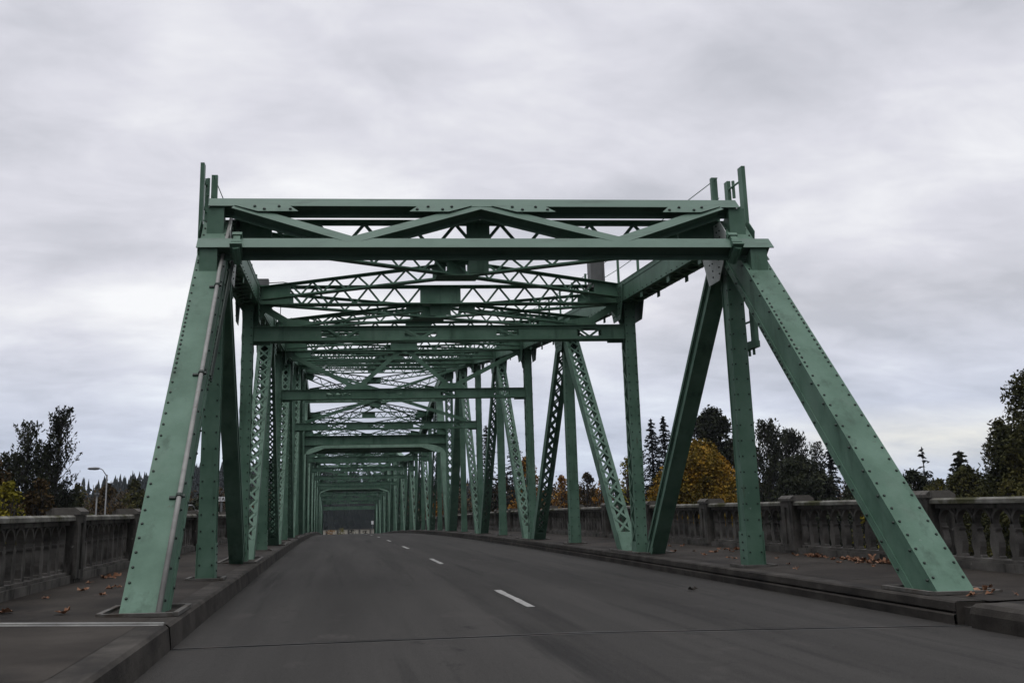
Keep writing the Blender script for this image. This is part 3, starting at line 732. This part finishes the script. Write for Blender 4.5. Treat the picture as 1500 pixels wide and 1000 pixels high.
mb = MB(False); xs = [ridge_pts[0][0]+k*(ridge_pts[-1][0]-ridge_pts[0][0])/90 for k in range(91)]; ys = [325, 345, 370, 400, 430, 460, 490, 520, 560, 640, 900]
for y in ys:
    for x in xs: mb.v.append((x, y, hz(x, y)))
for j in range(len(ys)-1):
    for i in range(90):
        a = j*91+i; mb.f.append((a, a+1, a+92, a+91))
struct(mb.build('hill', HILL, None, True))

# ------------------------------------------------------------------ trees
def foliage(name, cols, scale=.45, pos=(.36, .64)):
    m = mat(name, cols, scale, 8, 0.85, 0, 10, 0.08, pos=pos); return m
FOL = {
 'dark': foliage('dark_foliage', [(0.009, 0.011, 0.008), (0.022, 0.027, 0.015), (0.042, 0.047, 0.024)]),
 'fir': foliage('fir_needles', [(0.005, 0.009, 0.009), (0.011, 0.016, 0.015), (0.018, 0.023, 0.020)]),
 'olive': foliage('olive_foliage', [(0.018, 0.021, 0.009), (0.048, 0.050, 0.017), (0.090, 0.080, 0.024)]),
 'brown': foliage('brown_foliage', [(0.018, 0.015, 0.009), (0.048, 0.033, 0.014), (0.085, 0.052, 0.017)]),
 'gold': foliage('golden_foliage', [(0.050, 0.046, 0.012), (0.17, 0.115, 0.018), (0.34, 0.185, 0.024)], .55),
 'orange': foliage('orange_foliage', [(0.08, 0.040, 0.010), (0.20, 0.095, 0.016), (0.30, 0.16, 0.024)], .6),
 'yellow': foliage('yellow_foliage', [(0.055, 0.055, 0.008), (0.14, 0.125, 0.014), (0.26, 0.21, 0.025)], .6),
}
def leafq(mb, c, r, rnd, up=None, el=1.0):
    a = Vector((rnd.gauss(0, 1), rnd.gauss(0, 1), rnd.gauss(0, 1)))
    if up is not None: a = Vector(up)*1.6+a*.5
    a.normalize(); b = a.orthogonal().normalized(); g = rnd.uniform(0, 6.28); b = b*math.cos(g)+a.cross(b)*math.sin(g)
    a *= r*el; b *= r*.6; n = len(mb.v)
    mb.v += [tuple(c-a), tuple(c-b*.9+a*.1), tuple(c+a), tuple(c+b*.9+a*.1)]; mb.f.append((n, n+1, n+2, n+3))
def broadleaf(name, label, u, vtop, width, Y, fol, seed, leaf=.16, dens=1.0, low=.15, upright=False, clumps=None, shape=1.0, group=None, cat='tree', gap=.75):
    rnd = random.Random(seed); tp = at(u, vtop, Y); x = tp.x; zg = ground_z(x, Y); h = tp.z-zg; cw = width/F*Y/2*1.02
    root = empty(name, (x, Y, zg), label, cat, group)
    tr = MB(False); tr.tube([(x, Y, zg-.3), (x+rnd.uniform(-.2, .2), Y, zg+h*.3), (x+rnd.uniform(-.4, .4), Y, zg+h*.62), (x+rnd.uniform(-.4, .4), Y, zg+h*.9)], h*(.012 if upright else .020), 7, h*.003)
    cr_ = MB(False); zc0 = zg+h*low; ch = h*(1-low); nc = int(1.25*(clumps or 26*max(1, cw/3.0))); cl = []
    for k in range(nc):
        t = rnd.uniform(0.02, .97)
        prof = math.sin(math.pi*min(1, (t*.86+.16)))**.55*shape if not upright else (1.0-.72*t**1.3)
        a = rnd.uniform(0, 6.283); rr = cw*prof*math.sqrt(rnd.uniform(.05, 1))*.84
        c = Vector((x+rr*math.cos(a), Y+rr*math.sin(a), zc0+ch*t)); rad = cw*(rnd.uniform(.24, .42) if not upright else rnd.uniform(.13, .26))*(1.0-.35*t)
        if c.z+rad*.8 > tp.z: c.z = tp.z-rad*.8
        cl.append((c, rad))
    cl.append((Vector((x, Y, tp.z-cw*.16)), cw*.17))
    for c, rad in cl:
        b0 = Vector((x, Y, max(zg+h*.12, c.z-rad-h*.16))); m_ = (b0+c)/2+Vector((0, 0, -h*.02)); tr.tube([b0, m_, c], h*.006, 5, h*.0018)
        nl = int(dens*9.5*(rad/leaf)**2*gap)+12
        for q in range(nl):
            d = Vector((rnd.gauss(0, 1), rnd.gauss(0, 1), rnd.gauss(0, .85))); d.normalize(); f_ = rnd.uniform(.25, 1.12)**.6
            p = c+d*rad*f_
            if upright: leafq(cr_, p+Vector((0, 0, rad*rnd.uniform(0, .4))), leaf*rnd.uniform(.7, 1.3), rnd, (d.x*.5, d.y*.5, .8), 1.7)
            else: leafq(cr_, p, leaf*rnd.uniform(.6, 1.35), rnd)
        if upright:                                      # feathery shoots above the clump
            for q in range(5):
                s0 = c+Vector((rnd.gauss(0, .5)*rad, rnd.gauss(0, .5)*rad, rad*.5)); s1 = s0+Vector((rnd.gauss(0, .25), rnd.gauss(0, .25), rnd.uniform(.5, 1.3)))*rad
                for j in range(14): leafq(cr_, s0+(s1-s0)*(j/13), leaf*.8, rnd, (s1-s0).normalized()+Vector((rnd.gauss(0, .5), rnd.gauss(0, .5), 0)), 1.3)
    for q in range(int(len(cr_.f)*.28)):
        t = rnd.uniform(.03, .99); prof = math.sin(math.pi*min(1, (t*.86+.16)))**.55*shape; a = rnd.uniform(0, 6.283); rr = cw*prof*math.sqrt(rnd.random())*1.04
        leafq(cr_, Vector((x+rr*math.cos(a), Y+rr*math.sin(a), zc0+ch*t)), leaf*rnd.uniform(.5, 1.2), rnd)
    tr.build('trunk', BARK, root, True); cr_.build('crown', FOL[fol], root)
    return root
def plume(name, label, u, vtop, width, Y, fol, seed, leaf=.1, n=260, tops=((0, 1.0),), belly=.30, group=None):
    # feathery tree: steep shoots filling a ragged envelope that narrows to one or more tops
    rnd = random.Random(seed); tp = at(u, vtop, Y); x = tp.x; zg = ground_z(x, Y); h = tp.z-zg; cw = width/F*Y/2
    root = empty(name, (x, Y, zg), label, 'tree', group); tr = MB(False); cr_ = MB(False)
    for ox, hf in tops:
        hx = h*hf; tr.tube([(x, Y, zg-.3), (x+ox*cw*.4, Y, zg+hx*.3), (x+ox*cw, Y, zg+hx*.65), (x+ox*cw*1.1, Y, zg+hx*.96)], h*.014, 7, .02)
        for k in range(int(n/len(tops))):
            t = rnd.uniform(.10, .95); wd = cw*(1.0 if len(tops) == 1 else .66)*(min(1, .55+t*1.6) if t < belly else (1-(t-belly)/(1-belly))**.75+.10)
            a = rnd.uniform(0, 6.283); rr = wd*math.sqrt(rnd.random()); tx = x+ox*cw*min(1, t*1.5)
            p = Vector((tx+rr*math.cos(a), Y+rr*math.sin(a), zg+hx*t)); L_ = hx*rnd.uniform(.04, .095)
            d = Vector((math.cos(a)*.45*rr/max(wd, .01), math.sin(a)*.45*rr/max(wd, .01), 1))+Vector((rnd.gauss(0, .22), rnd.gauss(0, .22), 0)); d.normalize()
            if p.z+L_ > zg+hx: L_ = max(.1, zg+hx-p.z)
            b0 = Vector((tx, Y, max(zg+h*.1, p.z-rr*.9-.4))); tr.tube([b0, (b0+p)/2-EZ*.08*rr, p, p+d*L_*.8], .028, 4, .006)
            m = int(10+16*rnd.random())
            for j in range(m):
                f_ = j/m; q = p+d*L_*f_+Vector((rnd.gauss(0, 1), rnd.gauss(0, 1), rnd.gauss(0, .6)))*leaf*(1.9-1.5*f_)
                leafq(cr_, q, leaf*rnd.uniform(.6, 1.2), rnd, d+Vector((rnd.gauss(0, .5), rnd.gauss(0, .5), 0)), 1.35)
    tr.build('trunk', BARK, root, True); cr_.build('crown', FOL[fol], root)
    return root
def conifer(name, label, u, vtop, width, Y, seed, fol='fir', bare=.12, thin=1.0, group=None, round_top=False):
    rnd = random.Random(seed); tp = at(u, vtop, Y); x = tp.x; zg = ground_z(x, Y); h = tp.z-zg; cw = width/F*Y/2*(1.55 if thin > .8 else 1.0)
    root = empty(name, (x, Y, zg), label, 'tree', group)
    tr = MB(False); tr.tube([(x, Y, zg-.3), (x, Y, zg+h*.5), (x, Y, zg+h)], h*.016, 7, .02); cr_ = MB(False)
    z = zg+h*bare; step = max(.20, h*.0165)
    while z < zg+h-.1:
        t = (z-zg-h*bare)/(h*(1-bare)); L_ = cw*((1-t)**.8 if not round_top else (1-t**2.6))*rnd.uniform(.72, 1.12)+.12
        nb = max(3, int(5*thin)); a0 = rnd.uniform(0, 6.28)
        for k in range(nb):
            a = a0+6.283*k/nb+rnd.uniform(-.25, .25); zj = rnd.uniform(-.6, .6)*step; l = L_*rnd.uniform(.5, 1.2); dx, dy = math.cos(a), math.sin(a); prev = None
            if rnd.random() > .93*thin+.1: continue
            droop = rnd.uniform(.18, .42)*(1-t*.6)
            ns = max(4, int(l/.22))
            for j in range(ns+1):
                f_ = j/ns; p = Vector((x+dx*l*f_, y_ if False else Y+dy*l*f_, z+zj+l*(.12*f_-droop*f_*f_)))
                wd = (.10+.34*math.sin(math.pi*min(1, f_*.8+.15)))*min(1, l*.55)
                for q in range(3 if thin > .8 else 2):
                    o = Vector((-dy, dx, 0))*rnd.uniform(-1, 1)*wd+Vector((0, 0, rnd.uniform(-.22, .06)*min(1, l)))
                    leafq(cr_, p+o, (.10+.02*min(2.5, step))*1.15*rnd.uniform(.8, 1.4), rnd, (dx*.7+o.x*.6, dy*.7+o.y*.6, -.25), 1.5)
        z += step*rnd.uniform(.8, 1.15)
    for j in range(8): leafq(cr_, Vector((x, Y, zg+h-.1*j)), .13, rnd, (0, 0, 1), 1.3)
    tr.build('trunk', BARK, root, True); cr_.build('crown', FOL[fol], root)
    return root
T = broadleaf
# right bank, from the edge of the picture inwards
T('broadleaf_tree', 'tall spreading green-brown tree cut off by the right edge of the picture', 1550, 524, 250, 44, 'olive', 11, .11, 1.0, .15, clumps=100, gap=.6)
T('broadleaf_tree', 'ragged tree with yellowing leaves just left of the tall tree at the right edge', 1462, 612, 96, 47, 'olive', 12, .10, .8, .1, clumps=60, gap=.55)
T('shrub', 'low yellow-green bush above the right balustrade near the picture edge', 1478, 700, 90, 40, 'olive', 13, .10, 1.0, .3, cat='bush')
conifer('conifer_tree', 'sparse fir with a bare lopsided tip standing alone right of the right end post', 1350, 656, 62, 72, 21, thin=.62)
T('broadleaf_tree', 'round dark tree around the foot of the sparse lone fir', 1338, 688, 84, 66, 'dark', 22, .14, .8, .2)
conifer('conifer_tree', 'small dark fir left of the yellowing tree on the right', 1404, 662, 92, 60, 23, 'dark')
T('broadleaf_tree', 'dark green bushy tree below the small fir on the right', 1415, 686, 130, 54, 'olive', 24, .12, 1.0, .15, clumps=44)
T('broadleaf_tree', 'dark bushy tree close against the right edge of the right end post', 1316, 698, 86, 62, 'dark', 27, .13, 1.0, .15, clumps=40)
T('broadleaf_tree', 'low olive tree filling the gap between lone fir and small fir', 1374, 700, 84, 58, 'olive', 28, .12, 1.0, .15, clumps=40)
T('shrub', 'small bright yellow bush behind the right balustrade beside the end post', 1377, 712, 22, 48, 'yellow', 25, .09, 1.3, .3, cat='bush')
T('shrub', 'yellow-green bush partly hidden behind the right end post', 1262, 728, 40, 48, 'yellow', 26, .10, 1.0, .3, cat='bush')
plume('poplar_tree', 'tall thin dark poplar just right of the first right hanger', 1122, 612, 70, 88, 'dark', 31, .15, 460)
plume('poplar_tree', 'dark poplar with a rounded top between hanger and end post', 1153, 626, 70, 92, 'dark', 32, .15, 460, belly=.62)
T('broadleaf_tree', 'broad near-black tree filling the gap below the dark poplars', 1172, 670, 116, 80, 'dark', 33, .18, 1.3, .05, clumps=50, gap=1.1)
plume('poplar_tree', 'thin see-through poplar left of the row of small firs', 1193, 645, 46, 96, 'dark', 34, .13, 150)
conifer('conifer_tree', 'slender dark fir in the middle of the small row left of the end post', 1214, 652, 40, 96, 35)
conifer('conifer_tree', 'dark fir touching the left edge of the right end post', 1240, 664, 44, 92, 36, 'dark')
T('broadleaf_tree', 'dark shapeless tree behind the lower half of the right end post', 1272, 684, 120, 84, 'dark', 37, .17, 1.0, .05, clumps=36)
T('broadleaf_tree', 'big round dark tree rising behind the golden maple', 1042, 596, 112, 92, 'dark', 41, .19, 1.1, .25, clumps=60)
T('broadleaf_tree', 'dark tree standing between the big round dark tree and the poplars', 1090, 640, 84, 98, 'dark', 42, .18, 1.0, .1, clumps=34)
T('maple_tree', 'large golden-orange maple with a domed crown behind the right balustrade', 1022, 647, 158, 62, 'gold', 43, .115, 1.2, .12, clumps=80, gap=1.0)
T('broadleaf_tree', 'olive-gold tree tucked against the left side of the golden maple', 968, 690, 72, 66, 'gold', 44, .13, 1.1, .15, clumps=40)
conifer('conifer_tree', 'left and taller one of the twin dark spruces behind the lattice diagonal', 953, 614, 64, 96, 45, 'fir')
conifer('conifer_tree', 'right one of the twin dark spruces behind the lattice diagonal', 971, 611, 70, 99, 46, 'fir')
T('broadleaf_tree', 'pale yellow thin-leaved tree left of the twin spruces', 918, 668, 46, 90, 'yellow', 47, .15, .7, .15, clumps=30, gap=.6)
T('shrub', 'orange bush at the foot of the pale yellow tree', 942, 722, 40, 80, 'orange', 48, .13, 1.0, .2, cat='bush')
T('broadleaf_tree', 'dark brown tree seen between the right lattice members', 858, 692, 52, 120, 'brown', 51, .2, 1.0, .1)
T('broadleaf_tree', 'rust-orange tree left of the dark brown tree behind the lattice', 880, 700, 36, 112, 'orange', 52, .18, .8, .1)
T('broadleaf_tree', 'orange tree between the far right hangers', 822, 696, 44, 128, 'orange', 53, .2, 1.0, .1)
T('broadleaf_tree', 'taller golden-orange tree beyond the far right hangers', 770, 668, 58, 118, 'orange', 54, .2, 1.1, .1)
conifer('conifer_tree', 'dark spruce rising behind the far golden-orange tree', 752, 630, 52, 140, 55, 'fir')
conifer('conifer_tree', 'dark spruce squeezed between the farthest right posts', 712, 622, 50, 150, 56, 'dark')
T('broadleaf_tree', 'brown tree low behind the farthest right posts', 735, 694, 50, 150, 'brown', 57, .24, 1.0, .1)
T('broadleaf_tree', 'small orange tree glimpsed between the far pier posts', 640, 735, 30, 160, 'orange', 58, .24, 1.0, .1)
# left bank
plume('cottonwood_tree', 'tall dark feathery cottonwood with a forked top behind the left balustrade', 72, 594, 100, 62, 'dark', 61, .09, 1900, ((.33, 1.0), (-.45, .94), (.02, .84), (.62, .64), (-.72, .62)), .3)
plume('cottonwood_tree', 'lower dark feathery tree left of the forked cottonwood', 14, 662, 76, 64, 'dark', 62, .10, 420, belly=.4)
T('shrub', 'yellow-green bush below the cottonwood at the left edge', 16, 702, 70, 42, 'yellow', 63, .10, 1.1, .35, cat='bush')
T('broadleaf_tree', 'dark brown tree at the left picture edge behind the yellow bush', -4, 672, 70, 56, 'brown', 64, .13, .9, .15)
T('broadleaf_tree', 'rusty low tree between the yellow bush and the cottonwood trunk', 58, 700, 74, 52, 'brown', 65, .12, 1.1, .2)
T('broadleaf_tree', 'low dull green tree right of the cottonwood', 116, 708, 60, 72, 'olive', 66, .15, 1.0, .15)
T('broadleaf_tree', 'low olive-brown tree around the street lamp on the left', 158, 706, 64, 84, 'brown', 67, .16, 1.0, .15)
T('broadleaf_tree', 'low orange-brown tree against the left end post', 198, 700, 60, 88, 'olive', 68, .16, 1.0, .15)
T('broadleaf_tree', 'dark low tree hidden behind the left end post', 240, 706, 66, 90, 'dark', 69, .17, 1.0, .15)
T('broadleaf_tree', 'dark low tree between the first left posts', 300, 716, 70, 110, 'dark', 70, .2, 1.0, .15)
T('broadleaf_tree', 'small brown tree beyond the far left posts', 345, 722, 50, 130, 'brown', 71, .22, 1.0, .15)

# the ridge forest and the far belt of trees: masses nobody could count
def ridge_forest():
    rnd = random.Random(9); mb = MB(False)
    x0, x1 = ridge_pts[1][0], ridge_pts[-2][0]
    for k in range(2600):
        y = rnd.uniform(350, 540) if k % 3 else rnd.uniform(495, 535); x = rnd.uniform(x0, x1) if k % 2 else rnd.uniform(-330, 80); z = hz(x, y)-.5
        h = rnd.uniform(4.5, 10)*(1 if k % 7 else 1.35); r = h*rnd.uniform(.15, .22); n = 6; tiers = 4
        for t in range(tiers):
            zb = z+h*(.08+.21*t); zt = z+h*min(1, .42+.21*t); rb = r*(1-.22*t)*rnd.uniform(.85, 1.15); b = len(mb.v); g = rnd.uniform(0, 1); ox, oy = rnd.uniform(-.3, .3), rnd.uniform(-.3, .3)
            for q in range(n):
                rr = rb*rnd.uniform(.65, 1.25); mb.v.append((x+ox+rr*math.cos(g+q*6.283/n), y+oy+rr*math.sin(g+q*6.283/n), zb-rnd.uniform(0, .06)*h))
            mb.v.append((x+ox*.3, y+oy*.3, zt)); mb.f += [(b+q, b+(q+1) % n, b+n) for q in range(n)]
    o = mb.build('ridge_forest', FOL['fir']); tag(o, 'dark conifer forest covering the far ridge', 'forest', kind='stuff')
def far_belt():
    rnd = random.Random(10); mb = MB(False)
    for k in range(560):
        y = rnd.uniform(205, 300); u = rnd.uniform(-150, 1650); p = at(u, rnd.uniform(704, 732)-(u-750)*.012, y)
        if abs(p.x) < 16: continue
        zg = -6.5; h = max(4, p.z-zg)
        for q in range(9):
            c = Vector((p.x+rnd.gauss(0, 1.8), y+rnd.gauss(0, 1.8), zg+h*rnd.uniform(.15, .92)))
            for j in range(22): leafq(mb, c+Vector((rnd.gauss(0, .9), rnd.gauss(0, .9), rnd.gauss(0, .8))), rnd.uniform(.3, .6), rnd)
    o = mb.build('far_wood', FOL['brown']); tag(o, 'distant belt of brown-green trees beyond the river', 'wood', kind='stuff')
ridge_forest(); far_belt()

# ------------------------------------------------------------------ beyond the far end: wall, bushes, signs
def far_things():
    a = at(440, 781, 235); b = at(580, 774, 235); zg = ground_z(0, 235)
    zt = at(508, 775.5, 235).z
    mb = MB(False); mb.box(((a.x+b.x)/2, 235, (zt-6)/2+zt/2-.0 if False else (zt+zt-4)/2), b.x-a.x, .4, 4.0); root = None
    root = empty('pale_wall', (at(508, 780, 235).x, 235, zt-4), 'long pale concrete wall across the road beyond the far end of the bridge', 'wall')
    o = mb.build('wall_face', WALLW, root); m2 = MB(False); m2.box(((a.x+b.x)/2, 235, zt+.06), b.x-a.x+.3, .6, .12); m2.build('wall_cap', CONC, root)
    m3 = MB(False)
    for k in range(9): m3.box((a.x+1+(b.x-a.x-2)*k/8, 234.72, zt-2), .5, .16, 3.9)
    m3.build('pilaster', CONC, root)
    for u, v, wd, f_, lb in ((484, 777, 12, 'orange', 'small orange bush at the left end of the pale far wall'), (500, 774, 9, 'yellow', 'small yellow bush before the middle of the pale far wall'), (515, 776, 11, 'dark', 'small dark round bush in front of the pale far wall'), (535, 777, 9, 'brown', 'small brown bush at the right end of the pale far wall')):
        rnd = random.Random(int(u)); p = at(u, v, 229); zg_ = zt-3.6; h = p.z-zg_; root = empty('shrub', (p.x, 229, zg_), lb, 'bush'); m_ = MB(False); r = wd/F*229/2
        for q in range(260): leafq(m_, Vector((p.x+rnd.gauss(0, .45)*r, 229+rnd.gauss(0, .4)*r, zg_+h*min(1, max(.05, rnd.gauss(.6, .26))))), .2, rnd)
        m_.build('crown', FOL[f_], root); t_ = MB(False); t_.tube([(p.x, 229, zg_), (p.x, 229, zg_+h*.6)], .06, 5, .03); t_.build('stem', BARK, root)
    for u, v, lb in ((545.5, 765, 'small white road sign at the right of the far bridge exit'), (469.5, 770, 'small white road sign at the left of the far bridge exit')):
        p = at(u, v, 176); root = empty('road_sign', (p.x, 176, D(176)-.2), lb, 'sign'); m_ = MB(False); m_.tube([(p.x, 176, D(176)-.2), (p.x, 176, p.z+.3)], .04, 6); m_.build('post', LAMP, root)
        m_ = MB(False); m_.box((p.x, 175.93, p.z), .42, .03, .62); m_.build('sign_panel', SIGNW, root)
far_things()

# ------------------------------------------------------------------ street lamps, sign
def street_lamp(label, u, vtop, Y, arm, bare=False):
    p = at(u, vtop, Y); zg = ground_z(p.x, Y); root = empty('street_lamp' if not bare else 'utility_post', (p.x, Y, zg), label, 'street lamp' if not bare else 'post')
    mb = MB(False); mb.tube([(p.x, Y, zg-.2), (p.x, Y, zg+.4), (p.x, Y, p.z)], .09, 8, .05); mb.build('pole', LAMP, root, True)
    if bare:
        mb = MB(False); mb.box((p.x, Y, p.z+.05), .24, .24, .12); mb.build('cap', LAMP, root); return
    mb = MB(False); mb.tube([(p.x, Y, p.z-.15), (p.x-arm*.35, Y, p.z+.36), (p.x-arm*.55, Y, p.z+.46), (p.x-arm*.85, Y, p.z+.48)], .035, 6); mb.build('arm', LAMP, root, True)
    q = Vector((p.x-arm*1.02, Y, p.z+.46)); mb = MB(False); b = len(mb.v)
    for (dx, w_, t_) in ((-.42, .06, .04), (-.3, .15, .09), (.1, .17, .11), (.32, .08, .09), (.42, .05, .05)):
        for k in range(8): mb.v.append((q.x+dx, q.y+w_*math.cos(k*math.pi/4), q.z+t_*math.sin(k*math.pi/4)))
    for i in range(4):
        for k in range(8): mb.f.append((b+i*8+k, b+i*8+(k+1) % 8, b+i*8+8+(k+1) % 8, b+i*8+8+k))
    mb.f += [tuple(range(b, b+8))[::-1], tuple(range(b+32, b+40))]; mb.build('lamp_head', LAMP, root, True)
street_lamp('grey street lamp with a bent arm standing left of the left end post', 157, 695, 70, .95)
street_lamp('grey street lamp with a short arm glimpsed between the first left posts', 287, 746, 105, .75)
street_lamp('short bare pale post left of the street lamp', 142, 724, 62, 0, True)
def letter_sign():
    Y = 108.0; p = at(327, 730.5, Y); zg = ground_z(p.x, Y); root = empty('letter_sign', (p.x, Y, zg), 'white sign of square letter tiles seen between the first left posts', 'sign')
    mb = MB(False); mb.tube([(p.x-.2, Y+.2, zg-.2), (p.x-.2, Y+.2, p.z+.2)], .12, 8); mb.build('post', LAMP, root)
    mb = MB(False); mb.box((p.x, Y+.1, p.z), 2.3, .12, .62); mb.build('backing', SIGNB, root)
    t = .5
    for k, ch in enumerate('HAI'):
        x = p.x+(k-1)*.56; mb = MB(False); mb.box((x, Y, p.z), t, .06, t); tile = mb.build('letter_tile', SIGNW, root); l = MB(False); y = Y-.035; z = p.z; q = .155
        if ch == 'H': l.box((x-.11, y, z), .07, .02, .36); l.box((x+.11, y, z), .07, .02, .36); l.box((x, y, z), .16, .018, .07)
        if ch == 'A': l.bar((x-.14, y, z-.18), (x, y, z+.19), .07, .02, EX); l.bar((x+.14, y, z-.18), (x, y-.003, z+.19), .07, .02, EX); l.box((x, y-.002, z-.06), .15, .018, .06)
        if ch == 'I': l.box((x, y, z), .08, .02, .36)
        l.build('letter', SIGNB, tile)
letter_sign()

# ------------------------------------------------------------------ fallen leaves
def sidewalk_z(x, y): return D(y)+.002+(abs(x)-4.5)/2.9*.073
def fallen_leaf(x, y, size, seed, label, stand=False, m=None, name='fallen_leaf', grp='fallen leaves on the sidewalks'):
    rnd = random.Random(seed); mb = MB(False); n = 20; pts = []
    for k in range(n):
        a = 2*math.pi*k/n; lobe = abs(math.cos(2.5*a))**.7; r = size*(.34+.66*lobe)*(.85+.3*rnd.random())*(1 if math.cos(a) > -.7 else .45)
        pts.append((r*math.cos(a)*.75, r*math.sin(a)*.75, size*(.10+.55*rnd.random()*abs(math.sin(a)))))
    mb.v.append((0, 0, .012))
    mb.v += pts; mb.f += [(0, 1+k, 1+(k+1) % n) for k in range(n)]
    b = len(mb.v); mb.v += [(-size*.3, -.004, .02), (-size*.3, .004, .02), (-size*1.1, .004, .03), (-size*1.1, -.004, .03)]; mb.f.append((b, b+1, b+2, b+3))
    o = mb.build(name, m or LEAF); z = sidewalk_z(x, y) if abs(x) > 4.5 else roadz(x, y)+.004
    o.location = (x, y+SKEW*x, z); o.rotation_euler = (rnd.uniform(-.3, .3), rnd.uniform(-.3, .3)+(-1.0 if stand else 0), rnd.uniform(0, 6.28))
    if stand: o.location.z += size*.5
    tag(o, label, 'leaf', grp)
def leaves():
    rnd = random.Random(77); L_ = 'dry brown leaf lying on the dark sidewalk'
    k = 0
    for _ in range(46): fallen_leaf(6.62-abs(rnd.gauss(0, .13)), rnd.uniform(14.3, 17.6), rnd.uniform(.07, .13), 100+k, L_); k += 1
    for _ in range(12): fallen_leaf(6.6-abs(rnd.gauss(0, .2)), rnd.uniform(18.6, 21), rnd.uniform(.07, .12), 100+k, L_); k += 1
    for _ in range(26): fallen_leaf(rnd.uniform(4.9, 6.6), rnd.uniform(9.8, 26), rnd.uniform(.05, .10), 100+k, L_); k += 1
    for _ in range(16): fallen_leaf(-rnd.uniform(4.9, 6.6), rnd.uniform(9.8, 24), rnd.uniform(.06, .11), 100+k, L_); k += 1
    for u, v, s in ((1440, 864, .15), (1425, 868, .10), (1452, 866, .10), (1448, 858, .07), (165, 846, .15), (152, 848, .10), (121, 866, .12), (163, 861, .11), (92, 898, .12), (5, 899, .14), (172, 843, .1)):
        d = at(u, v, 10)-CAM; t = (.36-CAM.z)/d.z; p = CAM+d*t; fallen_leaf(p.x, p.y-SKEW*p.x, s, 100+k, L_); k += 1
    fallen_leaf(6.5, 15.05, .13, 99, 'large curled leaf standing up in the drift along the right balustrade', True)
    fallen_leaf(2.95, 14.0, .12, 98, 'lone dark leaf lying on the right lane of the road', m=BARK)
leaves()

# ------------------------------------------------------------------ damp air
def haze(density):
    m = bpy.data.materials.new('damp_air'); m.use_nodes = True; t = m.node_tree; t.nodes.clear()
    o = N(t, 'ShaderNodeOutputMaterial'); v = N(t, 'ShaderNodeVolumePrincipled'); v.inputs['Color'].default_value = (0.82, 0.88, 0.96, 1); v.inputs['Density'].default_value = density; v.inputs['Anisotropy'].default_value = 0.2
    t.links.new(v.outputs[0], o.inputs['Volume'])
    mb = MB(False); mb.hexa([(-3100, -1600, -12.2), (3100, -1600, -12.2), (3100, 3600, -12.2), (-3100, 3600, -12.2), (-3100, -1600, 46), (3100, -1600, 46), (3100, 3600, 46), (-3100, 3600, 46)])
    h = mb.build('haze', m); tag(h, 'thin damp air over the river and the far trees', 'haze', kind='stuff')
haze(0.00013)
